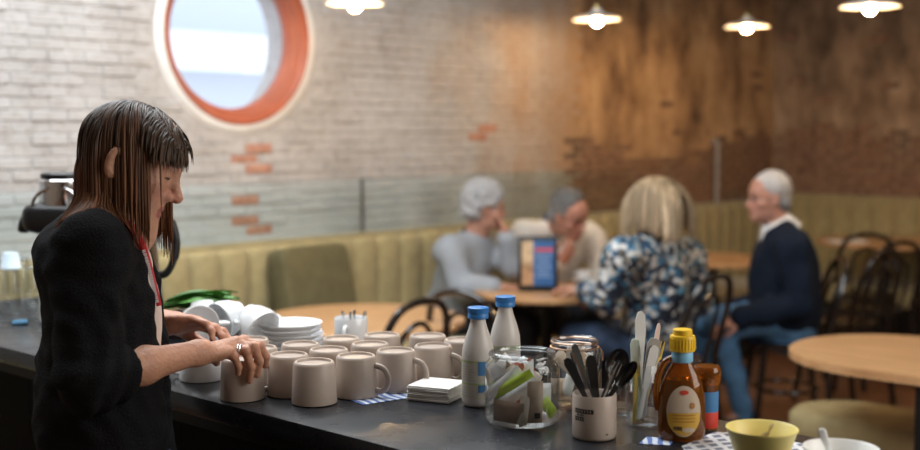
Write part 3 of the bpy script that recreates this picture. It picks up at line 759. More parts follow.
# --- milk bottles
mat('milk_plastic', (.58,.54,.50), .35, sss=.0); mat('cap_blue', (.035,.20,.52), .4); mat('label_cream', (.50,.47,.40), .6); mat('label_green', (.36,.46,.16), .6); mat('label_blue', (.06,.20,.42), .6); mat('ink_grey', (.40,.38,.34), .7)
def milk(label, loc, rz, h=.187):
    t = thing('milk_bottle', label, 'bottle', loc, rz)
    r = .0305
    part('body', MB().lathe([(0,.002),(r-.006,0),(r-.001,.004),(r,.010),(r,.095),(r-.001,.108),(r-.006,.128),(r-.013,.148),(r-.016,.160),(r-.0165,.168),(0,.168)], 40), 'milk_plastic', t, auto=50)
    c = part('cap', MB().lathe([(.0185,.166),(.0195,.167),(.0195,.174),(.0188,.175),(.0188,.176),(.0198,.177),(.0198,h-.001),(.0185,h),(0,h)], 40), 'cap_blue', t, auto=40)
    rb = MB()
    for i in range(30):
        a = 2*pi*i/30; rb.box((.0199*math.cos(a), .0199*math.sin(a), .182),(.0009,.0012,.008), None)
    part('cap_ribs', rb, 'cap_blue', c, smooth=False)
    def wrap(name, m, a0, a1, z0, z1, off):
        mb = MB(); n = 24; vv = []
        for i in range(n+1):
            a = a0+(a1-a0)*i/n
            for z in (z0, z1): vv.append(((r+off)*math.cos(a), (r+off)*math.sin(a), z))
        mb.add(vv, [(2*i,2*i+2,2*i+3,2*i+1) for i in range(n)]); return part(name, mb, m, lab if name != 'label' else t)
    lab = t
    lab = wrap('label', 'label_cream', -pi, pi, .016, .090, .0004)
    wrap('green_stripe', 'label_green', -pi, pi, .086, .0885, .0008); wrap('green_stripe', 'label_green', -pi, pi, .044, .0465, .0008)
    wrap('blue_panel', 'label_blue', -.32, .30, .062, .088, .001); wrap('blue_panel', 'label_blue', -.32, .30, .030, .044, .001)
    for k in range(6): wrap('print_line', 'ink_grey', -1.75+.05*(k%2), -.5-.15*(k%3), .052+k*.005, .0535+k*.005, .001)
    for k in range(4): wrap('print_line', 'ink_grey', -1.7, -.55-.2*(k%2), .022+k*.005, .0235+k*.005, .001)
    return t
milk('plastic milk bottle with blue cap standing next to the napkins', on_counter(478, 405), math.radians(-72))
milk('plastic milk bottle with blue cap behind the sachet jar', on_counter(505, 388), math.radians(20), .187)

# --- glass jar with sachets
def jar(label, loc, r, h, parts_group=None):
    t = thing('glass_jar', label, 'jar', loc)
    part('glass', MB().lathe([(0,.003),(r-.008,.003),(r-.003,.006),(r-.0028,.012),(r-.0028,h*.72),(r-.006,h*.80),(r-.014,h*.86),(r-.0135,h*.985),(r-.011,h),(r-.008,h*.985),(r-.0085,h*.90),(r-.006,h*.87),(r-.001,h*.82),(r,h*.74),(r,.010),(r-.003,.002),(r-.008,0),(0,0)], 56), 'clear_glass', t, auto=60)
    part('rim_ring', MB().tube([((r-.0095)*math.cos(a), (r-.0095)*math.sin(a), h*.95) for a in np.linspace(0, 2*pi, 49)[:-1]], .0035, 8, closed=True), 'clear_glass', t)
    return t
for nm, c in (('sach_brown',(.40,.28,.20)),('sach_cream',(.62,.55,.46)),('sach_white',(.74,.74,.74)),('sach_green',(.40,.55,.03)),('sach_tan',(.50,.38,.28)),('sach_red',(.42,.12,.07))): mat(nm, c, .5, noise=.12, nscale=60)
mat('print_dark', (.02,.02,.02), .5)
def sachet_mesh(wd_, ht, th):
    mb = MB(); nx, nz = 5, 7; vv = []; ff = []
    for s_ in (-1, 1):
        for i in range(nx+1):
            for j in range(nz+1):
                x = -1+2*i/nx; z = -1+2*j/nz; b_ = max(0,(1-abs(x)**3))*max(0,(1-abs(z)**4))
                vv.append((x*wd_/2, s_*th/2*b_, z*ht/2))
    k = (nx+1)*(nz+1)
    for s_ in (0, 1):
        for i in range(nx):
            for j in range(nz):
                q = (s_*k+i*(nz+1)+j, s_*k+(i+1)*(nz+1)+j, s_*k+(i+1)*(nz+1)+j+1, s_*k+i*(nz+1)+j+1); ff.append(q if s_ == 0 else q[::-1])
    return mb.add(vv, ff)
J1 = on_counter(522, 421); jar('wide glass jar full of sugar and tea sachets', J1, .067, .127)
def sachet(m, label, base, dx, dy, dz, rot, wd_, ht, th=.010, mark=False, grp=None):
    t = part('sachet', sachet_mesh(wd_, ht, th), m, loc=base+Vector((dx,dy,dz))); t.rotation_euler = rot
    tag(t, label, 'sachet', grp)
    if mark: part('printed_mark', MB().box((.004,-th/2-.0002,-ht*.30),(.010,.0006,.010)), 'print_dark', t, smooth=False)
    return t
R_ = math.radians
sachet('sach_tan', 'tan sachet with a black square mark standing upright in the jar', J1, .020,-.046,.044, (R_(4),0,R_(8)), .028,.076,.011, True)
sachet('sach_brown', 'wide brown sachet at the bottom of the jar front', J1, -.026,-.043,.026, (R_(8),R_(4),R_(-22)), .056,.040,.010)
sachet('sach_cream', 'cream sachet wedged beside the upright tan sachet', J1, .0005,-.050,.030, (0,R_(8),R_(0)), .018,.052,.008)
sachet('sach_white', 'white stick sachet leaning above the brown sachet', J1, -.006,-.030,.058, (R_(10),R_(55),R_(-14)), .020,.082,.009)
sachet('sach_green', 'long lime green stick sachet slanting across the jar', J1, -.018,-.018,.070, (R_(8),R_(58),R_(-12)), .018,.085,.009)
sachet('sach_white', 'white stick sachet slanting behind the lime green stick', J1, -.034,-.008,.070, (0,R_(50),0), .020,.080,.009)
sachet('sach_green', 'lime green sachet low at the side of the jar', J1, .046,-.024,.030, (0,R_(-40),R_(40)), .022,.040,.009)
for k in range(40):
    a = random.uniform(0, 2*pi); q = random.uniform(0, .044)
    sm_ = random.choice(['sach_brown','sach_cream','sach_white','sach_white','sach_tan','sach_red'])
    sachet(sm_, {'sach_brown':'brown','sach_cream':'cream','sach_white':'white','sach_tan':'tan','sach_red':'rust red'}[sm_]+' paper sachet in the loose heap inside the jar', J1, q*math.cos(a), .004+abs(q*math.sin(a))*.9, random.uniform(.028,.094),
           (random.uniform(-.5,.5), random.uniform(-1.2,1.2), random.uniform(-1,1)), .026, random.uniform(.04,.06), .009, grp='loose sachets in the jar')
J2 = on_counter(574, 405); jar('glass jar of wooden stirrers and wrapped biscuits behind the cutlery mug', J2, .052, .128)
mat('biscuit', (.52,.36,.24), .6, noise=.2, nscale=40); mat('wrap_clear', (.70,.66,.60), .25)
for k in range(14):
    a = random.uniform(0, 2*pi); q = random.uniform(0, .026)
    m = random.choice(['biscuit','biscuit','wrap_clear','sach_cream','sach_tan'])
    t = part('wrapped_biscuit', sachet_mesh(.034, .046, .014), m, loc=J2+Vector((q*math.cos(a), q*math.sin(a), .026+k*.0052))); t.rotation_euler = (random.uniform(-.9,.9), random.uniform(-1,1), random.uniform(0,3))
    tag(t, 'small wrapped biscuit inside the jar behind the cutlery mug', 'biscuit', 'wrapped biscuits in the jar')
mat('reflection_copper', (.62,.40,.28), .3, 1)  # pinkish reflections on the jar rim, modelled as copper rings
tag(part('rim_reflection', MB().tube([(.043*math.cos(a), .043*math.sin(a), .122) for a in np.linspace(0, 2*pi, 41)[:-1]], .0016, 6, closed=True).tube([(.045*math.cos(a), .045*math.sin(a), .112) for a in np.linspace(0, 2*pi, 41)[:-1]], .0016, 6, closed=True).tube([(.046,0,.112),(.054,0,.10),(.054,0,.085)], .0016, 6), 'reflection_copper', loc=J2), 'copper rings standing in for pinkish reflections on the biscuit jar rim', 'painted reflection')

# --- cutlery mug
CM = on_counter(594, 437)
t = thing('cutlery_mug', 'beige mug with dark printed lettering holding black-handled cutlery', 'mug', CM, 0)
rM = .0372
part('body', MB().lathe([(0,0),(rM-.004,0),(rM-.001,.002),(rM,.006),(rM,.074),(rM-.001,.0755),(rM-.003,.074),(rM-.004,.008),(0,.006)], 48), 'stoneware', t, auto=60)
part('handle', MB().tube(spline([(-.016,rM-.005,.060),(-.020,rM+.010,.061),(-.022,rM+.018,.048),(-.022,rM+.017,.030),(-.020,rM+.008,.018),(-.016,rM-.005,.018)], 4), .0045, 8), 'stoneware', t)
def curved(t, name, m, r, a0, a1, z0, z1, off=.0004, n=10):
    vv = []
    for i in range(n+1):
        a = a0+(a1-a0)*i/n
        for z in (z0, z1): vv.append(((r+off)*math.cos(a), (r+off)*math.sin(a), z))
    return part(name, MB().add(vv, [(2*i,2*i+2,2*i+3,2*i+1) for i in range(n)]), m, t)
b1 = curved(t, 'printed_block', 'print_dark', rM, R_(205), R_(262), .047, .0545)
b2_ = curved(t, 'printed_block', 'print_dark', rM, R_(205), R_(236), .034, .041)
for k in range(7): curved(b1, 'letter', 'stoneware', rM, R_(208+k*7.4), R_(210.5+k*7.4), .049, .0528, .0008, 2)
for k in range(4): curved(b2_, 'letter', 'stoneware', rM, R_(208+k*7), R_(210.5+k*7), .0355, .0395, .0008, 2)
for k, (a, wq) in enumerate(((214,4),(220,3),(226,4.5),(232,3))): curved(t, 'letter', 'print_dark', rM, R_(a), R_(a+wq), .0422, .0458, .0005, 2)
part('printed_dot', MB().lathe([(0,.0006),(.0014,.0006),(.0016,0)], 14, T((.018, -.0329, .012)) @ RZm(R_(29)) @ RX(pi/2)), 'print_dark', t)
def knife(label, base, rot, m, L_=.10, wv_=.009, grp=None, nm='table_knife'):
    t = thing(nm, label, 'knife', base, 0, grp); t.rotation_euler = rot
    out = [(-wv_*.45,0),(wv_*.45,0),(wv_*.55,L_*.3),(wv_*.85,L_*.75),(wv_*.7,L_*.95),(wv_*.2,L_),(-wv_*.3,L_*.985),(-wv_*.6,L_*.88),(-wv_*.55,L_*.3)]
    part('blade', MB().prism(out, -.0016, .0016, RX(pi/2)), m, t, smooth=False)
    part('handle', MB().tube([(0,0,-.055),(0,0,-.05),(0,0,-.02),(0,0,.002)], [.003,.0055,.005,.0042], 8, flat=.6), m, t)
    return t
def fork(label, base, rot, m, L_=.10, grp=None, nm='fork', tines=3):
    t = thing(nm, label, 'fork', base, 0, grp); t.rotation_euler = rot
    part('stem', MB().tube([(0,0,-.05),(0,0,L_*.3),(0,.001,L_*.55),(0,.003,L_*.66)], [.004,.0028,.004,.009], 8, flat=.3), m, t)
    for i in range(tines):
        x = (i-(tines-1)/2)*.0062
        part('tine', MB().tube([(x,.003,L_*.62),(x,.004,L_*.8),(x*.95,.001,L_)], [.0022,.002,.001], 6), m, t)
    return t
mat('black_handle', (.013,.012,.012), .28, coat=.4); mat('cut_steel', (.55,.55,.56), .18, 1)
cb = CM + Vector((0,0,.062))
knife('black knife handle leaning out over the printed lettering of the mug', cb+Vector((-.010,-.006,0)), (.05,-.52,.2), 'black_handle', .088, .011)
knife('long black knife handle with a steel edge in the cutlery mug', cb+Vector((-.006,.006,0)), (-.02,-.34,.5), 'black_handle', .105, .010)
knife('steel knife beside the black handles in the cutlery mug', cb+Vector((-.004,-.010,0)), (.10,-.40,-.3), 'cut_steel', .093, .007)
knife('short black knife handle standing nearly upright in the cutlery mug', cb+Vector((.004,.004,0)), (-.05,-.16,.2), 'black_handle', .078, .013)
fork('steel fork with prongs up in the cutlery mug', cb+Vector((.004,.012,0)), (-.12,.06,.1), 'cut_steel', .085)
fork('steel fork leaning towards the knife glass', cb+Vector((.014,-.006,0)), (.08,.36,-.1), 'cut_steel', .072)
def ladle(label, base, rot, m, L_, head):
    t = thing('serving_spoon', label, 'spoon', base, 0); t.rotation_euler = rot
    part('stem', MB().tube([(0,0,-.05),(0,0,L_*.5),(0,0,L_)], [.004,.004,.005], 8), m, t)
    part('bowl', MB().lathe([(0,-1),(.5,-.85),(.9,-.4),(1,0),(.94,0),(.8,-.35),(.4,-.75),(0,-.85)], 24, T((0,0,L_+head[1]*.85)) @ RX(pi/2) @ Matrix.Diagonal((head[0],head[1],.012,1))), m, t)
    return t
ladle('black plastic serving spoon leaning from the cutlery mug', cb+Vector((.014,.008,0)), (-.10,.42,.1), 'black_handle', .045, (.020,.026))
ladle('narrow black spoon pointing at the knife glass', cb+Vector((.016,-.012,0)), (.10,.62,.0), 'black_handle', .036, (.012,.028))

# --- tumbler with wooden and plastic knives
KG = on_counter(642, 423)
def tumbler(label, loc, r0, r1, h, rot=None, grp=None):
    t = thing('glass_tumbler', label, 'glass', loc, 0, grp)
    if rot: t.rotation_euler = rot
    part('glass', MB().lathe([(0,.008),(r0-.004,.008),(r1-.0022,h-.001),(r1-.001,h),(r1,h-.001),(r0,.003),(r0-.002,0),(0,0)], 40), 'clear_glass', t, auto=60)
    part('base', MB().lathe([(0,.001),(r0-.003,.001),(r0-.0025,.0075),(0,.0075)], 32), 'clear_glass', t)
    return t
tumbler('clear tumbler packed with disposable knives and forks', KG, .030, .033, .108)
mat('plastic_white', (.74,.74,.72), .3, sss=0); mat('plastic_grey', (.50,.49,.47), .3); mat('plastic_yellow', (.75,.55,.10), .35); mat('plastic_pink', (.68,.50,.42), .4); mat('plastic_clear_green', (.60,.68,.60), .25)
kb = KG + Vector((0,0,.064))
knife('tall white plastic knife rising highest from the tumbler', kb+Vector((-.006,.006,0)), (-.03,.02,.2), 'plastic_white', .135, .013, nm='plastic_knife')
knife('grey plastic knife with rounded tip in the tumbler', kb+Vector((.006,-.010,0)), (.03,.12,0), 'plastic_grey', .092, .017, nm='plastic_knife')
knife('pale knife leaning inside the tumbler', kb+Vector((.002,-.016,0)), (.02,.20,.2), 'plastic_white', .080, .012, nm='plastic_knife')
knife('pinkish slim stirrer sticking out of the tumbler', kb+Vector((.010,.004,0)), (-.05,.22,.4), 'plastic_pink', .115, .006, nm='plastic_knife')
knife('greenish clear plastic knife in the tumbler', kb+Vector((-.012,-.002,0)), (0,-.05,.1), 'plastic_clear_green', .088, .012, nm='plastic_knife')
fork('yellow plastic fork leaning over the tumbler rim', kb+Vector((.012,.0,0)), (0,.26,.1), 'plastic_yellow', .085, nm='plastic_fork')
fork('yellow plastic fork standing down inside the tumbler', kb+Vector((-.014,-.012,-.01)), (.02,.03,.2), 'plastic_yellow', .055, nm='plastic_fork')
fork('clear plastic fork beside the tall white knife', kb+Vector((-.004,-.004,0)), (.0,-.12,.1), 'plastic_clear_green', .085, nm='plastic_fork')
tumbler('small empty glass behind the cutlery mug', on_counter(622, 414), .021, .024, .060)

# --- syrup bottle
mat('cap_yellow', (.80,.50,.02), .4); mat('band_blue', (.22,.50,.72), .4); mat('lab_white', (.55,.44,.34), .5); mat('lab_gold', (.62,.36,.05), .5); mat('lab_red', (.60,.05,.03), .5); mat('lab_brown', (.40,.16,.03), .5); mat('bar_dark', (.05,.03,.02), .5)
SY = on_counter(681, 439)
t = thing('syrup_bottle', 'amber syrup bottle with yellow cap and oval label', 'bottle', SY, 0)
prof = [(0,.001),(.034,0),(.038,.004),(.040,.012),(.040,.050),(.0385,.075),(.033,.098),(.025,.116),(.0185,.126),(.0165,.132),(.0165,.147),(0,.147)]
part('glass_body', MB().lathe(prof, 44, None, 1, .62), 'amber_glass', t, auto=50)
part('syrup_fill', MB().lathe([(0,.003),(.036,.003),(.0375,.012),(.0375,.05),(.036,.072),(.031,.094),(.026,.102),(0,.102)], 36, None, 1, .58), 'syrup', t, auto=50)
part('cap', MB().lathe([(.0195,.150),(.021,.151),(.021,.174),(.020,.1765),(.0165,.1775),(.016,.186),(.015,.187),(0,.187)], 36), 'cap_yellow', t, auto=40)
rbm = MB()
for i in range(26): a = 2*pi*i/26; rbm.tube([(.0211*math.cos(a), .0211*math.sin(a), .153),(.0211*math.cos(a), .0211*math.sin(a), .172)], .0009, 4)
part('cap_ribs', rbm, 'cap_yellow', t)
part('neck_band', MB().lathe([(.0171,.132),(.0178,.133),(.0178,.149),(.0171,.150)], 32), 'band_blue', t)
part('handle', MB().tube(spline([(-.017,0,.138),(-.030,0,.130),(-.040,0,.105),(-.043,0,.075),(-.039,0,.05)], 5), .0045, 8, flat=1.2), 'amber_glass', t)
def oval(name, m, cx_, cz_, rx, rz_, off, par, z0=-1, z1=1):
    n = 28; K = 6; vv = []
    def pt(f, a):
        x = cx_+f*rx*math.cos(a); z = cz_+rz_*f*max(z0, min(z1, math.sin(a)))
        rloc = np.interp(z, [.004,.012,.050,.075,.098,.116], [.038,.040,.040,.0385,.033,.025])
        return (x, -rloc*.62*math.sqrt(max(.02,1-(x/rloc)**2))-off, z)
    for k in range(K+1): vv += [pt(max(.02, k/K), 2*pi*i/n) for i in range(n)]
    ff = [tuple(range(n))] + [(k*n+i, k*n+n+i, k*n+n+(i+1)%n, k*n+(i+1)%n) for k in range(K) for i in range(n)]
    return part(name, MB().add(vv, ff), m, par)
lab = oval('label', 'lab_white', 0, .052, .0285, .043, .0006, t)
oval('gold_field', 'lab_gold', 0, .042, .0275, .030, .0012, lab, -1, .25)
oval('red_emblem', 'lab_red', 0, .084, .0075, .0038, .0014, lab)
oval('pancake_mark', 'lab_brown', .014, .062, .004, .005, .0016, lab)
for k in range(3): oval('print_line', 'lab_brown', 0, .046-k*.0055, .021, .0012, .0018, lab, -.6, .6)
oval('print_panel', 'lab_white', .008, .021, .011, .005, .0017, lab, -.8, .8)
for k in range(6): oval('bar', 'bar_dark', -.0165+k*.0024, .024, .0008, .0045, .0019, lab, -.8, .8)
S2 = on_counter(706, 428)
t = thing('sauce_bottle', 'squat dark amber sauce bottle with a red base label behind the syrup', 'bottle', S2, 0)
part('glass_body', MB().lathe([(0,.001),(.018,0),(.020,.003),(.020,.070),(.022,.080),(.024,.088),(.024,.106),(.021,.110),(0,.110)], 36), 'amber_glass', t, auto=50)
part('sauce_fill', MB().lathe([(0,.003),(.0185,.003),(.0185,.078),(0,.078)], 28), 'syrup', t, auto=50)
part('label', MB().lathe([(.0204,.003),(.0207,.004),(.0207,.030),(.0204,.031)], 32), 'lab_red', t)
part('label', MB().lathe([(.0204,.031),(.0207,.032),(.0207,.066),(.0204,.067)], 32), 'label_blue', t)
# --- patterned placemat
pm_ = mat('placemat', (.7,.72,.75), .55); N, L, b = nodes_of(pm_)
tc = N.new('ShaderNodeTexCoord'); cols = []
fac = None
for rot in (.6, -.75):
    mp = N.new('ShaderNodeMapping'); mp.inputs['Rotation'].default_value = (0,0,rot); L.new(tc.outputs['Object'], mp.inputs[0])
    wv = N.new('ShaderNodeTexWave'); wv.inputs['Scale'].default_value = 13; wv.inputs['Distortion'].default_value = 1.2; L.new(mp.outputs[0], wv.inputs[0])
    g = mrange(N, L, wv.outputs['Fac'], .55, .8)
    if fac is None: fac = g
    else:
        mm = N.new('ShaderNodeMath'); mm.operation = 'MAXIMUM'; L.new(fac, mm.inputs[0]); L.new(g, mm.inputs[1]); fac = mm.outputs[0]
L.new(mixc(N, L, fac, (.16,.18,.24), (.72,.72,.74)), b.inputs['Base Color'])
pmc = on_counter(745, 447)
tag(part('placemat', MB().prism([(-.085,-.06),(-.06,-.095),(.17,-.10),(.18,.06),(-.03,.085),(-.08,.06)], 0, .0008), 'placemat', loc=pmc, rz=-.62, smooth=False), 'blue and white crosshatched paper mat under the bowls', 'placemat')
sc2 = on_counter(655, 441)
tag(part('printed_scrap', MB().prism([(-.03,-.02),(.02,-.03),(.035,.01),(-.01,.025)], 0, .0006), 'blue_print', loc=sc2, smooth=False), 'scrap of blue and white printed paper by the syrup bottle', 'paper')
# --- bowls
mat('bowl_yellow', (.80,.66,.22), .4); mat('bowl_white', (.80,.78,.74), .3)
yb = at_z(762, 429, CZ+.053); yb.z = CZ+.0015
t = thing('bowl', 'small yellow plastic bowl on the crosshatched mat', 'bowl', yb)
part('body', MB().lathe([(0,.003),(.030,.003),(.033,0),(.036,.002),(.045,.022),(.054,.050),(.056,.052),(.0555,.054),(.052,.051),(.042,.022),(.030,.007),(0,.006)], 48), 'bowl_yellow', t, auto=60)
part('contents', MB().lathe([(0,.030),(.030,.029),(.0445,.027)], 32), mat('muesli', (.48,.34,.12), .8, noise=.4, nscale=120, bump=.8, bscale=200), t)
teaspoon('steel spoon stuck in the yellow bowl', yb+Vector((.005,-.012,.046)), (.9,-.2,.3), None, 'steel', .03, (.010,.014), 'dessert_spoon')
wb = at_z(841, 449, CZ+.053); wb.z = CZ+.0015
t = thing('bowl', 'white bowl with a white spoon beside the yellow bowl', 'bowl', wb)
part('body', MB().lathe([(0,.003),(.030,.003),(.033,0),(.036,.002),(.046,.022),(.053,.050),(.055,.052),(.0545,.054),(.051,.051),(.042,.022),(.030,.007),(0,.006)], 48), 'bowl_white', t, auto=60)
teaspoon('white plastic spoon leaning out of the white bowl', wb+Vector((-.012,-.010,.032)), (.20,-.42,0), None, 'plastic_white', .060, (.010,.014), 'plastic_spoon', 1.6)

# --- left end: glasses, cup, folded cloth, airpot, kettle, leaves
mat('pale_blue', (.60,.72,.80), .5); mat('cloth_blue', (.06,.20,.34), .7)
gl_pos = [(-9,308),(12,310),(33,306),(1,296),(22,295),(42,292)]
g0 = None
for i, (px, py) in enumerate(gl_pos):
    loc = on_counter(px, py)+Vector((0,0,.119))
    if g0 is None: g0 = tumbler('clear drinking glass standing upside down beside the airpot', loc, .024, .029, .118, (pi,0,0), 'upturned drinking glasses')
    else: dup(g0, loc, rot=(pi,0,i))
cp_ = at_y(7, 266, 3.52)
cpz = on_counter(12, 310)
cpl = Vector((cpz.x, cpz.y, CZ+.1205))
t = thing('paper_cup', 'pale blue paper cup turned over on top of the glasses', 'cup', cpl)
part('body', MB().lathe([(.028,0),(.0295,.001),(.0295,.003),(.028,.004),(.021,.046),(.020,.047),(.0185,.044),(0,.044)], 32), 'pale_blue', t, auto=60)
cl = on_counter(20, 324)
tag(part('folded_cloth', MB().box((0,0,.004),(.04,.04,.005), bev=.002).box((.002,.002,.007),(.035,.035,.003), bev=.0012), 'cloth_blue', loc=cl, rz=.3), 'small folded blue cloth on the counter near the glasses', 'cloth')
AP = on_counter(66, 322)
t = thing('airpot', 'tall steel coffee airpot with black pump head behind the woman', 'airpot', AP, 0)
part('body', MB().lathe([(0,.0),(.066,0),(.070,.004),(.070,.012),(.068,.016),(.068,.265),(.066,.285),(.060,.30),(0,.30)], 48), 'steel', t, auto=40)
part('collar', MB().lathe([(.067,.280),(.069,.284),(.069,.302),(.064,.306)], 40), 'chrome', t)
hd = part('pump_head', MB().pillow((-.022,-.01,.285),(.155,.125,.085), .6, 28, 14), 'black_plastic', t)
part('spout', MB().tube(spline([(-.075,-.01,.285),(-.098,-.012,.275),(-.104,-.012,.245)], 5), [.020]*5+[.016]*5+[.012], 12), 'black_plastic', hd)
part('top_housing', MB().lathe([(.060,.31),(.062,.315),(.060,.385),(.052,.392),(0,.392)], 40), 'chrome', t, auto=40)
part('lid', MB().lathe([(.0,.391),(.056,.391),(.056,.402),(.050,.406),(0,.406)], 40), 'black_plastic', t, auto=40)
part('carry_handle', MB().tube([(.064*math.cos(a), -.055, .315+.052*math.sin(a)) for a in np.linspace(0, pi, 20)], .0045, 8), 'chrome', t)
KT = on_counter(137, 338)
t = thing('kettle', 'steel kettle with a black loop handle behind the woman', 'kettle', KT, 0); t.scale = (1, 1, 1.14)
part('body', MB().lathe([(0,0),(.070,0),(.074,.005),(.074,.02),(.070,.06),(.058,.16),(.052,.215),(.050,.225),(0,.225)], 48), 'steel', t, auto=40)
part('base_ring', MB().lathe([(.0745,.004),(.077,.006),(.077,.018),(.0745,.020)], 40), 'black_plastic', t)
part('lid', MB().lathe([(.052,.222),(.053,.228),(.050,.245),(.030,.255),(.012,.258),(.012,.272),(0,.274)], 36), 'black_plastic', t, auto=40)
part('handle', MB().tube(spline([(.046,-.012,.262),(.070,-.016,.272),(.096,-.02,.255),(.106,-.02,.215),(.100,-.018,.175),(.082,-.016,.146),(.060,-.012,.140)], 6), [.009]*12+[.0115]*12+[.009]*13, 12), 'black_plastic', t)
part('spout', MB().tube(spline([(-.05,0,.12),(-.085,0,.16),(-.105,0,.215)], 5), [.018]*5+[.012]*5+[.009], 12), 'steel', t)
# tray of leaves
TRY = on_counter(202, 337); TRY = Vector((TRY.x, TRY.y, CZ+.0005))
mat('leaf_green', (.075,.22,.035), .4, noise=.3, nscale=30, rnd=.3); mat('tray_dark', (.03,.022,.02), .5)
t = thing('herb_tray', 'low dark tray holding a bunch of long green leaves', 'tray', TRY, -.10)
part('tray', MB().box((0,0,.032),(.175,.085,.064), bev=.006), 'tray_dark', t)
def leafm(L_, wd_, bend):
    mb = MB(); n = 8; vv = []; ff = []
    for i in range(n+1):
        s_ = i/n; hw = wd_/2*math.sin(pi*min(1, .08+s_*.92))**.7
        for j in (-1, 0, 1): vv.append((s_*L_, j*hw, bend*math.sin(s_*pi*.8)-.15*abs(j)*wd_*-1))
    for i in range(n):
        for j in range(2): ff.append((i*3+j, (i+1)*3+j, (i+1)*3+j+1, i*3+j+1))
    return mb.add(vv, ff)
lms = [leafm(.13, .028, .014), leafm(.10, .024, .010), leafm(.15, .022, .020)]
lo_ = [part('leaf', m, 'leaf_green', t) for m in lms]
for i in range(44):
    o = lo_[i % 3] if i < 3 else lo_[i % 3].copy()
    if i >= 3: COL.objects.link(o)
    o.parent = t; o.location = (random.uniform(-.10,-.035), random.uniform(-.035,.035), .068+random.uniform(0,.022)); o.rotation_euler = (random.uniform(-.5,.5), random.uniform(-.12,.06), random.uniform(-.35,.35))

# --- menu display and cup on the shared table
mat('screen_blue', (.05,.14,.34), .3); mat('screen_food', (.45,.26,.14), .4, noise=.5, nscale=25); mat('screen_red', (.65,.10,.10), .4); mat('screen_line', (.30,.42,.62), .4); mat('screen_cream', (.62,.45,.28), .4, noise=.3, nscale=20)
mp_ = at_z(538, 291, .75)
t = thing('menu_stand', 'black framed menu stand with a blue page on the shared table', 'menu', (mp_.x, mp_.y, .7505), -.03)
Ml = RX(-.16)
part('frame', MB().box((0,0,.136),(.198,.014,.276), Ml, bev=.004), 'black_plastic', t)
part('foot', MB().box((0,.03,.006),(.17,.11,.012), bev=.003), 'black_plastic', t)
pg = part('page', MB().box((.028,-.0075,.138),(.104,.002,.226), Ml), 'screen_blue', t, smooth=False)
part('food_photo', MB().box((-.053,-.0075,.192),(.058,.002,.116), Ml), 'screen_cream', t, smooth=False)
part('food_photo', MB().box((-.053,-.0075,.080),(.058,.002,.106), Ml), 'screen_food', t, smooth=False)
part('headline', MB().box((.032,-.0088,.205),(.088,.001,.018), Ml), 'screen_red', pg, smooth=False)
for k in range(7): part('text_line', MB().box((.030-.006*(k%2),-.0088,.180-k*.018),(.080-.012*(k%3),.001,.006), Ml), 'screen_line', pg, smooth=False)
sc_ = at_z(584, 282.5, .75); 
t = thing('coffee_cup', 'white coffee cup and rim on the shared table before the cream sweater', 'cup', (sc_.x, sc_.y, .7505+.012), 2.5)
part('body', MB().lathe([(0,0),(.024,0),(.030,.008),(.042,.030),(.044,.048),(.0425,.049),(.040,.030),(.026,.010),(0,.008)], 32), 'porcelain', t)
part('handle', MB().tube(spline([(.041,0,.040),(.056,0,.042),(.062,0,.030),(.052,0,.018),(.036,0,.018)], 4), .004, 8), 'porcelain', t)
part('coffee', MB().lathe([(0,.040),(.0405,.040)], 24), mat('coffee', (.05,.02,.01), .2), t)
s_o = dup(SAU, (sc_.x, sc_.y, .7505), 0, 'white saucer beneath the coffee cup on the shared table'); 
if 'group' in s_o: del s_o['group']
# ================================================================== PEOPLE
mat('skin', (.5,.3,.2), .48, attr='Col', sss=.12, noise=.10, nscale=45, bump=.25, bscale=140); mat('hair', (.1,.06,.03), .42, attr='Col', spec=.35)
mat('wool_black', (.010,.010,.011), .95, spec=.12, bump=.6, bscale=260); mat('denim', (.085,.21,.39), .8, noise=.2, nscale=18, bump=.3, bscale=200)
mat('denim_dark', (.03,.055,.11), .8, noise=.25, nscale=25); mat('lanyard_red', (.50,.012,.02), .5); mat('shirt_pale', (.62,.50,.44), .8)
mat('grey_sweat', (.30,.33,.37), .9, noise=.08, nscale=12); mat('cream_knit', (.80,.74,.66), .9, bump=.4, bscale=150, noise=.06, nscale=20); mat('navy_wool', (.008,.014,.028), .9, spec=.2, noise=.1, nscale=30)
mat('shirt_white', (.80,.80,.80), .8); mat('trouser_dark', (.02,.022,.03), .85); mat('shoe_dark', (.02,.016,.013), .4); mat('silver', (.8,.8,.8), .15, 1); mat('glasses_dark', (.03,.03,.035), .3, .3); mat('black_tee', (.012,.012,.014), .9)
flo = mat('floral', (.1,.1,.2), .75); N, L, b = nodes_of(flo)
tc = N.new('ShaderNodeTexCoord'); vo = N.new('ShaderNodeTexVoronoi'); vo.inputs['Scale'].default_value = 46; L.new(tc.outputs['Object'], vo.inputs['Vector'])
sx = N.new('ShaderNodeSeparateColor'); L.new(vo.outputs['Color'], sx.inputs[0])
rp = ramp(N, [(.0,(.010,.014,.028)),(.30,(.020,.030,.055)),(.50,(.03,.12,.24)),(.62,(.10,.28,.42)),(.70,(.62,.62,.60)),(.92,(.16,.14,.10))], 'CONSTANT'); L.new(sx.outputs[0], rp.inputs[0]); L.new(rp.outputs[0], b.inputs['Base Color'])

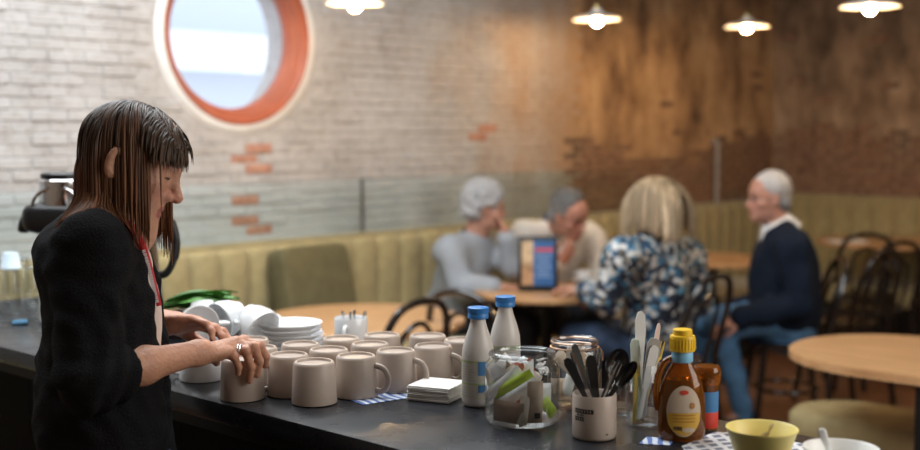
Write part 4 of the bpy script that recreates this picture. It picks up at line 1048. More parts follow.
def frame(o, R, s=1.0):
    o = np.array(o, float)
    return (lambda *p: o + R @ (s*np.array(p, float))), R, s
def head_prims(M, big_nose=1.0, neck=None, ear=.073, cy=-.014, cr=.092, ez=0.0, cz=.030, ch=.081, fz=.042):
    lp, R, s = M
    e = lambda c, r, k=.02, op=1, Rl=None: E(lp(*c), [s*x for x in r], R if Rl is None else R @ Rl, k*s, op)
    c = lambda a, b, ra, rb, k=.015, op=1: Cp(lp(*a), lp(*b), ra*s, rb*s, k*s, op)
    P = [e((0,cy,cz), (.072,cr,ch)), e((0,.030,-.02), (.060,.060,.088), .04), e((0,.034,-.075), (.046,.050,.040), .03), e((0,.076,-.103), (.019,.016,.015), .03),
         e((0,.046,fz), (.056,.040 if fz > .04 else .034,.048 if fz > .04 else .040), .03), c((-.032,.076,.017), (.032,.076,.017), .011, .011, .02),
         e((.032,.098,-.002), (.018,.018,.012), .018, -1), e((-.032,.098,-.002), (.018,.018,.012), .018, -1),
         e((.032,.0745,-.003), (.0125,.0125,.0115), .004), e((-.032,.0745,-.003), (.0125,.0125,.0115), .004),
         e((.046,.056,-.030), (.020,.022,.018), .025), e((-.046,.056,-.030), (.020,.022,.018), .025),
         c((0,.083,.008), (0,.106*big_nose,-.030), .0065, .0095, .014), e((0,.107*big_nose,-.034), (.0095,.0095,.009), .008),
         e((.0115,.096,-.038), (.0075,.010,.0075), .008), e((-.0115,.096,-.038), (.0075,.010,.0075), .008),
         e((0,.068,-.066), (.032,.026,.028), .025), e((0,.0905,-.0635), (.021,.009,.0055), .008), e((0,.0885,-.0745), (.019,.009,.0065), .008),
         e((0,.104,-.0690), (.024,.014,.0014), .004, -1)]
    tilt = rotm(0, .2, 0)
    for sg in (-1, 1):
        yw = rotm(sg*.35, .2, 0)
        P += [e((sg*ear,-.006,-.010+ez), (.008,.018,.031), .008, 1, yw), e((sg*(ear+.009),-.002,-.008+ez), (.006,.010,.019), .006, -1, yw)]
    if neck is not None:
        P += [Cp(lp(0,-.022,-.05), neck, .050*s, .056*s, .03), Cp(lp(0,.01,-.07), np.array(neck)+R@np.array([0,.03,.0]), .034*s, .045*s, .03)]
    return P
def head_color(V, M, skin, lip=(.40,.14,.12), brow=(.10,.06,.04), blush=(.52,.22,.17), lash=(.03,.02,.015), open_eye=False):
    lp, R, s = M
    q = ((V - lp(0,0,0)) @ R)/s
    col = np.tile(np.array(skin, float), (len(V), 1))
    def blend(mask, c):
        m = np.clip(mask, 0, 1)[:, None]; col[:] = col*(1-m) + np.array(c)*m
    ax = np.abs(q[:,0]); fr = q[:,1] > .03
    blend(fr*.6*np.exp(-(((ax-.042)/.018)**2 + ((q[:,2]+.035)/.018)**2)), blush)
    blend((q[:,1] > .09)*.5*np.exp(-((q[:,2]+.034)/.014)**2)*(ax < .02), blush)
    blend(fr*(1.3-((ax/.0225)**4 + ((q[:,2]+.069)/.0115)**4))*4*(q[:,1] > .078), lip)
    blend(fr*np.clip(1.2-(((ax-.034)/.020)**2 + ((q[:,2]-.021-.08*(.03-ax))/.0045)**2), 0, 1)*1.2, brow)
    blend(fr*np.clip(1.2-(((ax-.034)/.0155)**2 + ((q[:,2]+.0065+.12*(ax-.034))/(.0035 if open_eye else .0026))**2), 0, 1)*1.5, lash)
    return col
def hand_prims(wr, Fd, Nd, thumb, curl=.6, s=1.0, spread=.16):
    Fd = np.array(Fd, float)/np.linalg.norm(Fd); Nd = np.array(Nd, float); Nd = Nd - Fd*(Nd@Fd); Nd /= np.linalg.norm(Nd)
    Wd = np.cross(Nd, Fd)*thumb            # towards the thumb side
    wr = np.array(wr, float); Rm = np.stack([Wd, Fd, Nd], 1)
    P = [E(wr+Fd*.048*s, (.040*s,.052*s,.015*s), Rm, .012), Cp(wr-Fd*.02, wr+Fd*.03*s, .024*s, .022*s, .02)]
    for i, (off, ln) in enumerate(((.029,.94),(.010,1.05),(-.010,.98),(-.028,.78))):
        a = wr + Fd*(.088-.006*abs(i-1))*s + Wd*off*s; d = Fd + Wd*off*spread*6*s; d /= np.linalg.norm(d); ang_ = curl*.55
        r = .0092*s*(1 if i < 3 else .88)
        for seg, (l, ra) in enumerate(((.043,1),(.026,.92),(.022,.82))):
            b = a + (d*math.cos(ang_)+Nd*math.sin(ang_))*l*ln*s
            P.append(Cp(a, b, r*ra, r*ra*.92, .006)); a = b; ang_ += curl*.8
    a = wr + Fd*.022*s + Wd*.026*s; b = a + (Wd*.55+Fd*.7+Nd*.35)*.042*s; c = b + (Wd*.15+Fd*.9+Nd*.4)*.034*s; d = c + (Fd*.9+Nd*.45-Wd*.1)*.024*s
    P += [Cp(a, b, .0135*s, .0115*s, .012), Cp(b, c, .0108*s, .0095*s, .006), Cp(c, d, .0095*s, .0078*s, .005)]
    return P
def grad(prims, P, h=.002):
    g = np.stack([ev(prims, P+np.eye(3)[i]*h) - ev(prims, P-np.eye(3)[i]*h) for i in range(3)], -1)
    return g/(np.linalg.norm(g, axis=-1, keepdims=True)+1e-9)
def hair_locks(roots, dirs, lens, push, off, seg=20, g=.25, width=.006, thick=.0022, tipcol=None, rootcol=None, seed=1, wave=0.0, avoid=None, zone=None):
    rs = np.random.RandomState(seed); P = np.array(roots, float); D = np.array(dirs, float); D /= np.linalg.norm(D, axis=1, keepdims=True)
    n = len(P); path = []; nors = []; down = np.array([0,0,-1.0]); ds = (np.array(lens)/seg)[:, None]; offs = off + rs.rand(n)*off*.9
    for k in range(seg+1):
        for _ in range(2):
            d = ev(push, P); m = d < offs
            if m.any():
                G = grad(push, P[m]); P[m] += (offs[m]-d[m])[:, None]*G
        path.append(P.copy()); nors.append(grad(push, P))
        gv = np.minimum(1, g + .02*k)
        D = D*(1-gv) + down*gv + wave*rs.randn(n, 3)
        G = nors[-1]; dd = ev(push, P)[:, None]; into = np.minimum((D*G).sum(1, keepdims=True), 0)*(dd < offs[:, None]*1.6)
        D = D - G*into; D /= np.linalg.norm(D, axis=1, keepdims=True)+1e-9
        P = P + D*ds
    path = np.array(path); nors = np.array(nors)
    if avoid is not None:
        dm = np.linalg.norm(path-avoid[0], axis=-1).min(0); kp = (dm > avoid[1]) | (rs.rand(n) < .12); path = path[:, kp]; nors = nors[:, kp]; n = int(kp.sum())
    if zone is not None:
        q = ((path - zone[0][0](0,0,0)) @ zone[0][1])/zone[0][2]
        bad = ((path[..., 0] > zone[1]) & (path[..., 2] < zone[2]) & (q[..., 0] > .004)).any(0); bad = (bad & (rs.rand(n) > .006)) | (((path[..., 0] > zone[3]) & (path[..., 2] < zone[4]) & (q[..., 0] <= .004)).any(0)); kp = ~bad; path = path[:, kp]; nors = nors[:, kp]; n = int(kp.sum())
    V = []; Cc = []
    tang = np.gradient(path, axis=0); tang /= np.linalg.norm(tang, axis=-1, keepdims=True)+1e-9
    side = np.cross(tang, nors); side /= np.linalg.norm(side, axis=-1, keepdims=True)+1e-9
    nor = np.cross(side, tang); t = np.linspace(0, 1, seg+1)
    wd_ = width*(.5+.9*np.sin(np.pi*np.clip(t*.75+.12, 0, 1)))*np.where(t > .8, 1-(t-.8)/.2*.85, 1); th = thick*np.where(t > .85, .4, 1)
    ws = (.6+.8*rs.rand(n)); cr_ = .55+.9*rs.rand(n, 1)
    for a, b in ((1,0),(0,1),(-1,0),(0,-1)):
        V.append(path + side*(a*wd_[:, None]*ws[None, :])[..., None] + nor*(b*th)[:, None, None])
        c = (np.array(rootcol)*(1-t[:, None, None]) + np.array(tipcol)*t[:, None, None])*cr_[None]
        Cc.append(c)
    V = np.stack(V, 2); Cc = np.stack(Cc, 2)                  # seg+1, n, 4, 3
    idx = np.arange((seg+1)*n*4).reshape(seg+1, n, 4); Fc = []
    for j in range(4):
        q = (j+1) % 4
        Fc.append(np.stack([idx[:-1,:,j], idx[:-1,:,q], idx[1:,:,q], idx[1:,:,j]], -1).reshape(-1, 4))
    return V.reshape(-1, 3), np.concatenate(Fc), Cc.reshape(-1, 3)
def obj_at(name, V, Fc, m, base, parent=None, col=None):
    V = np.asarray(V) - np.array(base)
    return link(name, V.tolist(), np.asarray(Fc).tolist(), m, parent, True, None if parent is not None else base, 0, col)

# ------------------------------------------------------------------ the woman at the counter
def woman():
    base = np.array([-.655, 2.10, 0.0])
    R = rotm(math.radians(8-90), math.radians(-29), math.radians(-2))
    SH = 1.0; HO = np.array(at_y(168, 178, 2.15)) - R @ (SH*A(.040,.083,-.006)); M = frame(HO, R, SH); lp = M[0]
    YB = 2.17; neck = np.array(at_y(114, 226, YB)); SN = np.array(at_y(90, 248, 2.06)); SF = SN + A(-.045, .25, .0); UB = np.array(at_y(84, 256, YB))
    Rb = rotm(math.radians(10-90))
    skin = (.50,.265,.175)
    # head and neck
    hp = head_prims(M, 1.045, neck, .077, -.002, .080, -.014, .020, .066, .026)
    hv, hf = mesh_sdf(hp, .0026); hc = head_color(hv, M, skin, lip=(.36,.12,.10))
    # gripping hand
    g = lambda dx, dy, dz: A(HM[0]+dx, HM[1]+dy, CZ+MH+dz)
    wr = g(-.060,-.112,.030); el = np.array(at_y(90, 377, 2.0))
    fing = {'pinky': [(-.024,-.068,.022),(-.002,-.069,.014),(.004,-.058,-.006),(.002,-.0535,-.020)], 'ring': [(-.014,-.056,.030),(.018,-.061,.024),(.026,-.052,-.008),(.022,-.0455,-.036)],
            'middle': [(-.004,-.040,.035),(.032,-.052,.030),(.041,-.043,.001),(.035,-.037,-.026)], 'index': [(.008,-.022,.035),(.040,-.034,.029),(.050,-.025,.007),(.047,-.016,-.012)]}
    rad = {'pinky': .0075, 'ring': .0085, 'middle': .009, 'index': .009}
    hpz = [E((np.array(g(-.034,-.078,.027))), (.040,.030,.0135), np.stack([A(.62,.78,0)/np.linalg.norm(A(.62,.78,0)), A(.78,-.62,0)/np.linalg.norm(A(.78,-.62,0)), A(0,0,1)], 1), .012)]
    fore = [Cp(el, el*.55+wr*.45, .038, .033, .02), Cp(el*.55+wr*.45, wr, .032, .0205, .02), Cp(wr, np.array(g(-.034,-.080,.025)), .0205, .018, .02), Cp(wr+A(-.006,-.014,.004), wr+A(-.004,-.014,.006), .011, .010, .012)]
    for nm, pts in fing.items():
        q = [g(*p) for p in pts]; r = rad[nm]
        hpz += [Cp(wr*.45+q[0]*.55, q[0], .010, r*1.08, .010), Cp(q[0], q[1], r*1.05, r*.95, .007), Cp(q[1], q[2], r*.98, r*.9, .004), Cp(q[2], q[3], r*.9, r*.78, .004),
                E(q[0]+A(0,0,.0025), (r*1.1,)*3, None, .008), E(q[1]+A(0,-.001,.001), (r*1.06,)*3, None, .005), Cp(wr*.7+q[0]*.3+A(0,0,.008), q[0]+A(0,0,.006), .0030, .0026, .006)]
    th = [g(-.052,-.075,.020), g(-.052,-.040,.014), g(-.0535,-.012,.002), g(-.052,.012,-.012)]
    hpz += [Cp(th[0], th[1], .014, .0115, .012), Cp(th[1], th[2], .0112, .0098, .006), Cp(th[2], th[3], .0098, .008, .005)]
    # tendons / veins on the forearm
    fore += [Cp(el*.4+wr*.6+A(0,-.012,.022), wr+A(0,-.006,.018), .004, .004, .010), Cp(el*.5+wr*.5+A(.01,-.024,.006), wr+A(.0,-.017,.004), .004, .0035, .010)]
    rv, rf = mesh_sdf(fore+hpz, .0022)
    rc = np.tile(np.array(skin)*A(1.02,.97,.93), (len(rv), 1))
    for nm, pts in fing.items():
        for p_, w_, c_ in ((pts[0], .010, (.50,.22,.15)), (pts[1], .009, (.50,.20,.14)), (pts[3], .008, (.56,.30,.22))):
            d = np.linalg.norm(rv-g(*p_), axis=1); m = (.55*np.exp(-(d/w_)**2))[:, None]; rc = rc*(1-m)+np.array(c_)*m
    # other hand, resting among the cups
    lw = np.array(at_y(160, 323, 2.42)); lel = A(-.715, 2.42, 1.13)
    lh = hand_prims(lw, (.97,-.12,.02), (.1,-.45,-.85), -1, .62, 1.0)
    lv, lf = mesh_sdf([Cp(lel, lw, .038, .024, .02)] + lh, .0030); lc = np.tile(np.array(skin)*A(1.02,.93,.92), (len(lv), 1))
    # trunk and legs under the clothes
    hipL, hipR = A(-.66,2.24,.88), A(-.65,2.06,.88)
    tr = [E((-.656,YB,.93), (.13,.085,.14), Rb), E((-.654,YB,1.10), (.11,.075,.16), Rb, .04), E((-.655,YB,1.24), (.11,.070,.12), Rb, .04), Cp(SN, SF, .035, .035, .03), Cp(neck, A(-.650,YB,1.28), .05, .05, .03)]
    for sh, e_, w_ in ((SN, el, wr), (SF, lel, lw)): tr += [Cp(sh, e_, .036, .034, .02)]
    kn = [A(-.64,2.20,.48), A(-.63,2.03,.48)]; an = [A(-.67,2.20,.09), A(-.66,2.03,.09)]
    for h_, k_, a_ in ((hipL, kn[0], an[0]), (hipR, kn[1], an[1])): tr += [Cp(h_, k_, .075, .052, .04), Cp(k_, a_, .05, .035, .03), Cp(a_, a_+A(.12,.02,-.05), .035, .03, .02)]
    tv, tf = mesh_sdf(tr, .009); tcn = np.tile(np.array(skin), (len(tv), 1))
    V, Fc = join_meshes([(hv, hf), (rv, rf), (lv, lf), (tv, tf)])
    body = obj_at('person', V, Fc, 'skin', base, None, np.concatenate([hc, rc, lc, tcn]))
    tag(body, 'woman in a black cardigan and red lanyard standing at the counter over the mugs', 'person')
    # clothes
    cuff = el*.70 + wr*.30; adir = (wr-el)/np.linalg.norm(wr-el)
    front = R[:, 1]*0
    cp = [E((-.652,YB,1.02), (.165,.122,.22), Rb), E((-.654,YB,.80), (.18,.132,.22), Rb, .05), E((-.650,YB,1.20), (.145,.106,.19), Rb, .05), E(UB, (.130,.080,.075), Rb, .05), Cp(SN, SF, .052, .052, .04),
          Cp(neck+A(-.03,-.06,-.03), SN, .042, .048, .03), Cp(neck+A(-.03,.06,-.03), SF, .042, .048, .03),
          Cp(SN, el*.92+SN*.08, .056, .054, .03), Cp(SF, lel, .052, .048, .03), Cp(lel, lel*.5+lw*.5, .048, .042, .03)]
    # openings: forearm leaves the cuff, neck leaves the collar, V at the front
    cut = [Cp(lel*.5+lw*.5, lw, .040, .040, .006, -1), Cp(neck+A(.02,0,-.02), neck+A(.06,0,.16), .058, .075, .01, -1), Cp(A(-.540,YB-.01,1.34), A(-.53,YB-.01,1.04), .028, .016, .015, -1)]
    fold = folds(.0045, 26, 4); fine = folds(.0016, 80, 5)
    def dsp(P):
        near = np.exp(-(np.linalg.norm(P-el.astype(np.float32), axis=-1)/.12)**2)
        dirv = ((wr-el)/np.linalg.norm(wr-el)).astype(np.float32)
        cu_d = np.clip(np.linalg.norm(P-cuff.astype(np.float32), axis=-1)/.09-.35, 0, 1)
        return (fold(P) + fine(P))*cu_d + near*.0045*np.sin((P-el.astype(np.float32)) @ dirv*150 + 3*np.sin(P[..., 2]*30))
    cv, cf = mesh_sdf(cp+cut, .0055, dsp)
    slv = [Cp(el*1.02-SN*.02, el, .054, .054), Cp(el, cuff+adir*.05, .054, .046, .02), E(cuff-adir*.016, (.0495,)*3, None, .012), E(cuff-adir*.045, (.053,)*3, None, .012), Cp(cuff-adir*.004, cuff+adir*.08, .039, .037, .003, -1)]
    c2v, c2f = mesh_sdf(slv, .0045, dsp, lambda P: ((P-cuff) @ adir).astype(np.float32))
    cv, cf = join_meshes([(cv, cf), (c2v, c2f)])
    obj_at('cardigan', cv, cf, 'wool_black', base, body)
    sp_ = [E((-.640,YB,1.20), (.105,.094,.18), Rb), E((-.645,YB,1.02), (.11,.098,.16), Rb, .05), Cp(neck+A(0,0,-.06), neck+A(0,0,-.03), .055, .052, .03)]
    sv, sf = mesh_sdf(sp_, .008); obj_at('shirt', sv, sf, 'shirt_pale', base, body)
    jp = [E((-.642,YB,.92), (.145,.112,.15), Rb)]
    for h_, k_, a_ in ((hipL, kn[0], an[0]), (hipR, kn[1], an[1])): jp += [Cp(h_, k_, .09, .068, .05), Cp(k_, a_+A(0,0,.02), .066, .052, .03)]
    jv, jf = mesh_sdf(jp, .010, folds(.003, 30, 9)); obj_at('jeans', jv, jf, 'denim_dark', base, body)
    for a_ in an:
        s_v, s_f = mesh_sdf([Cp(a_+A(-.03,0,-.04), a_+A(.13,.02,-.05), .045, .038, .02), Cp(a_, a_+A(0,0,-.03), .045, .05, .02)], .008, None, lambda P: .002-P[..., 2]); obj_at('shoe', s_v, s_f, 'shoe_dark', base, body)
    # lanyard: ribbon hung from the neck down the front
    all_c = cp+cut
    def onto(px, py, lift=.004):
        r_ = ray(px, py); r_ = r_/np.linalg.norm(r_); t_ = 1.5; o_ = A(0,0,CAMZ); best = (9, t_)
        for _ in range(120):
            p = o_+r_*t_; d = min(float(ev(sp_, p[None])[0]), float(ev(all_c, p[None], dsp)[0]), float(ev(hp, p[None])[0]))
            if d < best[0]: best = (d, t_)
            if d < .0006: break
            t_ += max(d*.7, .0008)
            if t_ > 2.7: break
        return o_ + r_*(best[1]-lift)
    pts = [onto(x, y) for x, y in ((119,218),(126,223),(133,229),(140,241),(146,258),(150.5,275),(154.5,291),(158,306))]
    pts = spline(pts, 5)
    vv = []; ff = []; off3 = []
    for i, p in enumerate(pts):
        p = np.array(p); tn = np.array(pts[min(i+1, len(pts)-1)]-pts[max(i-1, 0)]); tn /= np.linalg.norm(tn); vd = p-A(0,0,CAMZ); sd = np.cross(tn, vd); sd /= np.linalg.norm(sd)
        nn = np.cross(sd, tn); nn /= np.linalg.norm(nn)
        for a, b in ((1,1),(-1,1),(-1,-1),(1,-1)): vv.append(p+sd*a*.0070+nn*b*.0009)
        off3.append((p, sd, nn, tn))
    for i in range(len(pts)-1):
        for j in range(4): ff.append((i*4+j, i*4+(j+1)%4, i*4+4+(j+1)%4, i*4+4+j))
    lan = obj_at('lanyard', vv, ff, 'lanyard_red', base, body)
    mb = MB()
    for i in range(18, len(off3)-2, 1):
        p, sd, nn, tn = off3[i]; c_ = p - nn*.0 ; sgn = -1 if nn@(p-A(0,0,CAMZ)) > 0 else 1
        for q in (-.3, .2):
            o_ = p + nn*sgn*.0014 + tn*q*.006
            mb.add([tuple(o_+sd*a*.0032+tn*b*.0011-base) for a, b in ((-1,-1),(1,-1),(1,1),(-1,1))], [(0,1,2,3)])
    part('lanyard_lettering', mb, 'shirt_white', lan, smooth=False)
    # rings
    for nm, f0, rr_ in (('ring', .55, .0098), ('ring', .70, .0096)):
        a, b = g(*fing['ring'][0]), g(*fing['ring'][1]); c = a*(1-f0)+b*f0; d = (b-a)/np.linalg.norm(b-a); x_ = np.cross(d, A(0,0,1)); x_ /= np.linalg.norm(x_); y_ = np.cross(d, x_)
        part('finger_ring', MB().tube([tuple(c+(x_*math.cos(t_)+y_*math.sin(t_))*rr_-base) for t_ in np.linspace(0, 2*pi, 25)[:-1]], .0016, 6, closed=True), 'silver', body)
    # hair
    cap = [E(lp(0,-.005,.021), [SH*x for x in (.076,.083,.070)], R), E(lp(0,-.024,-.030), [SH*x for x in (.062,.036,.07)], R, .03), E(lp(0,.085,-.045), [SH*x for x in (.085,.092,.10)], R, .012, -1)]
    for sg in (-1, 1): cap.append(E(lp(sg*.085,.01,-.02), [SH*x for x in (.03,.05,.05)], R, .01, -1))
    kv, kf = mesh_sdf(cap, .004, folds(.002, 120, 3)); kc = np.tile(A(.030,.017,.011), (len(kv), 1))
    rs = np.random.RandomState(11); roots = []; dirs = []; lens = []
    for sg in (-1, 1):
        for i in range(1000):
            near = sg > 0
            if near: ph = math.radians(rs.uniform(-82, 16) if i < 820 else rs.uniform(16, 50))
            else: ph = math.radians(rs.uniform(-80, 54))
            x0 = sg*abs(rs.choice([.003, .016, .032, .050])+rs.uniform(-.004,.008))
            if near and i >= 820: x0 = sg*rs.uniform(.002, .03)
            cx_ = x0/.075; k_ = math.sqrt(max(.05, 1-cx_**2))
            roots.append(lp(x0, -.002+.083*k_*math.sin(ph), .020+.069*k_*math.cos(ph)))
            fy_ = math.sin(ph)*.5 if not near else (-.95 if i >= 820 else min(0, math.sin(ph)*.6)-.15)
            dirs.append(R @ A(sg*1.0, fy_, -.12-abs(cx_)*1.2))
            lens.append((.270 if ph > -.6 else .245)*rs.uniform(.92, 1.06) - abs(x0)*.8)
    push = [E(lp(0,-.002,.020), [SH*x for x in (.073,.081,.067)], R), E(lp(0,.020,-.03), [SH*x for x in (.060,.058,.088)], R, .03), E(lp(0,.046,.026), [SH*x for x in (.057,.036,.041)], R, .02), Cp(lp(0,-.02,-.05), neck, .054, .058, .03), Cp(SN, SF, .06, .06, .05), E((-.655,YB,1.18), (.150,.112,.20), Rb, .06)]
    xl = float(at_y(155, 170, 2.15).x); zl = float(at_y(155, 156, 2.15).z)
    V1, F1, C1_ = hair_locks(roots, dirs, lens, push, .0035, 22, .26, .0017, .0010, (.21,.088,.038), (.024,.014,.009), 5, .010, avoid=(lp(.087,.0,-.020), .020), zone=(M, xl, zl, float(at_y(169, 170, 2.24).x), float(at_y(169, 160, 2.24).z)))
    roots = []; dirs = []; lens = []
    for i in range(800):                                   # hair swept off the parting over the forehead and temples
        sg = 1 if i % 3 else -1; ph = math.radians(rs.uniform(4, 60)); x0 = rs.uniform(-.012, .058) if sg > 0 else -rs.uniform(0, .05)
        k_ = math.sqrt(max(.05, 1-(x0/.075)**2)); roots.append(lp(x0, -.002+.084*k_*math.sin(ph), .020+.070*k_*math.cos(ph)))
        if i % 5 == 0: dirs.append(R @ A(-.25, 1.0, -.05)); lens.append(rs.uniform(.03, .05)); continue
        dirs.append(R @ A(sg*1.0, .25 if sg < 0 else -.30, -.30)); lens.append(rs.uniform(.050, .072) if sg > 0 else rs.uniform(.05, .07))
    V2, F2, C2_ = hair_locks(roots, dirs, lens, push, .0045, 14, .10, .0018, .0010, (.07,.036,.019), (.026,.015,.010), 6, .008)
    V, Fc = join_meshes([(kv, kf), (V1, F1), (V2, F2)])
    obj_at('hair', V, Fc, 'hair', base, body, np.concatenate([kc, C1_, C2_]))
woman()

# ------------------------------------------------------------------ the four people at the shared table
def sitter(label, base, a, pelvis, chest, neck, head, hrot, hs, arms, legs, skin, top, topm, trm, hair, haircol, e=.016, cuff=.9, extra=None, lens=None, fold_amp=.006, girth=1.0):
    base = np.array([base[0], base[1], 0.0]); fwd = A(math.cos(a), math.sin(a), 0)
    pelvis, chest, neck, head = map(np.array, (pelvis, chest, neck, head))
    zz = chest-pelvis; zz = zz/np.linalg.norm(zz); yy = fwd - zz*(fwd@zz); yy /= np.linalg.norm(yy); xx = np.cross(yy, zz); Rt = np.stack([xx, yy, zz], 1)
    M = frame(head, rotm(*hrot), hs)
    def torso(e_):
        P = [E(pelvis+zz*(.05 if e_ else 0), np.array((.150,.118,.12 if not e_ else .10))*girth+e_, Rt), E((pelvis+chest)/2, np.array((.145,.112,.16))*girth+e_, Rt, .06), E(chest, np.array((.150,.112,.15))*girth+e_, Rt, .06)]
        for ar in arms: P += [Cp(chest+zz*.06, ar[0], .06+e_, .05+e_, .06), Cp(neck-zz*.04, ar[0], .045+e_, .046+e_, .05)]
        return P
    hp = head_prims(M, 1.0, neck)
    hv, hf = mesh_sdf(hp, .0050); hc = head_color(hv, M, skin, open_eye=True)
    pieces = [(hv, hf)]; cols = [hc]
    bp = torso(0); ap = []
    for ar in arms:
        sh, el, wr_ = map(np.array, ar[:3]); bp += [Cp(sh, el, .045, .038, .03), Cp(el, wr_, .036, .026, .03)]
        ap += [Cp(sh, el, .050+e, .044+e, .04), Cp(el, el*(1-cuff)+wr_*cuff, .042+e, .032+e, .03)]
        h_v, h_f = mesh_sdf([Cp(el*.3+wr_*.7, wr_, .028, .025, .02)] + hand_prims(wr_, *ar[3:]), .0045); pieces.append((h_v, h_f)); cols.append(np.tile(np.array(skin)*A(1,.95,.92), (len(h_v), 1)))
    lp_ = []
    for hip, kn, an, toe in legs:
        hip, kn, an, toe = map(np.array, (hip, kn, an, toe)); bp += [Cp(hip, kn, .072, .052, .04), Cp(kn, an, .05, .036, .03), Cp(an, toe, .034, .028, .02)]
        lp_ += [Cp(hip+A(0,0,.01), kn, .098, .076, .05), Cp(kn, an, .066, .052, .04)]
    bv_, bf_ = mesh_sdf(bp, .010); pieces.append((bv_, bf_)); cols.append(np.tile(np.array(skin), (len(bv_), 1)))
    V, Fc = join_meshes(pieces); body = obj_at('person', V, Fc, 'skin', base, None, np.concatenate(cols)); tag(body, label, 'person', 'people at the shared table')
    tv, tf = mesh_sdf(torso(e)+ap, .0085, folds(fold_amp, 22, 3)); obj_at(top, tv, tf, topm, base, body)
    jv, jf = mesh_sdf([E(pelvis-zz*.03, np.array((.160,.125,.12))*girth, Rt)]+lp_, .010, folds(.004, 26, 8)); obj_at('trousers', jv, jf, trm, base, body)
    for hip, kn, an, toe in legs:
        an, toe = np.array(an), np.array(toe); sv, sf = mesh_sdf([Cp(an+(an-toe)*.25+A(0,0,-.035), toe+(toe-an)*.15, .042, .038, .02), Cp(an, an+A(0,0,-.03), .042, .045, .02)], .009, None, lambda P: .003-P[..., 2]); obj_at('shoe', sv, sf, 'shoe_dark', base, body)
    hair(M, neck, body, base, haircol)
    if extra: extra(M, neck, body, base)
    return body
def L_(M): return M[0], M[1], M[2]
def short_hair(infl, low, fcut, amp=.003, fr=90, shade=(1, 1)):
    def f(M, neck, body, base, col):
        lp, R, s = M; sc_ = lambda r: [s*x for x in r]
        P = [E(lp(0,-.016,.038), sc_((.073+infl,.094+infl,.088+infl)), R), E(lp(0,-.060,-.030), sc_((.062+infl,.045+infl,.05)), R, .02), E(lp(0,.10,low), sc_((.10,fcut,.10)), R, .015, -1)]
        for sg in (-1, 1): P.append(E(lp(sg*.09,.012,-.03), sc_((.04,.045,.045)), R, .01, -1))
        v, fc = mesh_sdf(P, .0045, folds(amp, fr, 2)); rs = np.random.RandomState(3)
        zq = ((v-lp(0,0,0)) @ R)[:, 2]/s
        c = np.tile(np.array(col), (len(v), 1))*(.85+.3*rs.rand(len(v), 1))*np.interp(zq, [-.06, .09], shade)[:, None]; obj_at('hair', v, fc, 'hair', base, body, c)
    return f
def long_hair(length, root, tip):
    def f(M, neck, body, base, col):
        lp, R, s = M; sc_ = lambda r: [s*x for x in r]
        cap = [E(lp(0,-.016,.038), sc_((.080,.101,.094)), R), E(lp(0,-.045,-.06), sc_((.082,.062,.10)), R, .04), E(lp(0,.10,-.03), sc_((.085,.085,.10)), R, .015, -1)]
        v, fc = mesh_sdf(cap, .006, folds(.003, 80, 3)); c = np.tile(np.array(root)*.8, (len(v), 1))
        rs = np.random.RandomState(4); ro = []; di = []; ln = []
        for sg in (-1, 1):
            for i in range(300):
                ph = math.radians(rs.uniform(-85, 55)); x0 = sg*rs.uniform(.002, .055); k_ = math.sqrt(1-(x0/.076)**2)
                ro.append(lp(x0, -.014+.096*k_*math.sin(ph), .036+.090*k_*math.cos(ph))); di.append(R @ A(sg, math.sin(ph)*.9, -.1)); ln.append(length*rs.uniform(.85,1.08))
        push = [E(lp(0,-.014,.036), sc_((.078,.10,.092)), R), E(lp(0,-.02,-.06), sc_((.085,.085,.09)), R, .03)]
        V1, F1, C1_ = hair_locks(ro, di, ln, push, .008, 16, .2, .0045, .002, tip, root, 6, .03)
        VV, FF = join_meshes([(v, fc), (V1, F1)]); obj_at('hair', VV, FF, 'hair', base, body, np.concatenate([c, C1_]))
    return f
def collar(material, r0=.060, drop=.0, w=.0, lift=.0, name='shirt_collar'):
    def f(M, neck, body, base):
        lp, R, s = M; up = lp(0,-.02,-.05)-neck; up /= np.linalg.norm(up); f_ = R[:,1]-up*(R[:,1]@up); f_ /= np.linalg.norm(f_); x_ = np.cross(f_, up)
        mb = MB(); n = 28; vv = []
        for i in range(n):
            t_ = math.pi/2 + .12 + (2*math.pi-.24)*i/(n-1)
            rad_ = x_*math.cos(t_)+f_*math.sin(t_)*1.08; dip = -.030*max(0, math.sin(t_))**3*(.5 if lift else 1)
            for (rr_, hh) in ((r0+.014+w*.9, -.026-w*.9), (r0+.004, .026), (r0-.003, .028), (r0-.003, -.01)): vv.append(neck + rad_*rr_ + up*(hh+dip+lift) + f_*lift - base)
        ff = [(i*4+j, i*4+(j+1)%4, i*4+4+(j+1)%4, i*4+4+j) for i in range(n-1) for j in range(4)]
        part(name, mb.add([tuple(v) for v in vv], ff), material, body, auto=60)
    return f
def spectacles(M, body, base, m='glasses_dark'):
    lp, R, s = M; mb = MB()
    for sg in (-1, 1):
        mb.tube([tuple(lp(sg*.033+.021*math.cos(t_), .093-.004*abs(math.cos(t_)), -.004+.016*math.sin(t_))-base) for t_ in np.linspace(0, 2*pi, 21)[:-1]], .0016, 6, closed=True)
        mb.tube([tuple(lp(*q)-base) for q in ((sg*.054,.088,.002),(sg*.074,.05,.002),(sg*.078,-.002,.0))], .0015, 6)
    mb.tube([tuple(lp(*q)-base) for q in ((-.012,.096,.0),(0,.098,.003),(.012,.096,.0))], .0015, 6)
    part('spectacles', mb, m, body)
Y_ = lambda px, py, d: np.array(at_y(px, py, d))
D90 = math.pi/2
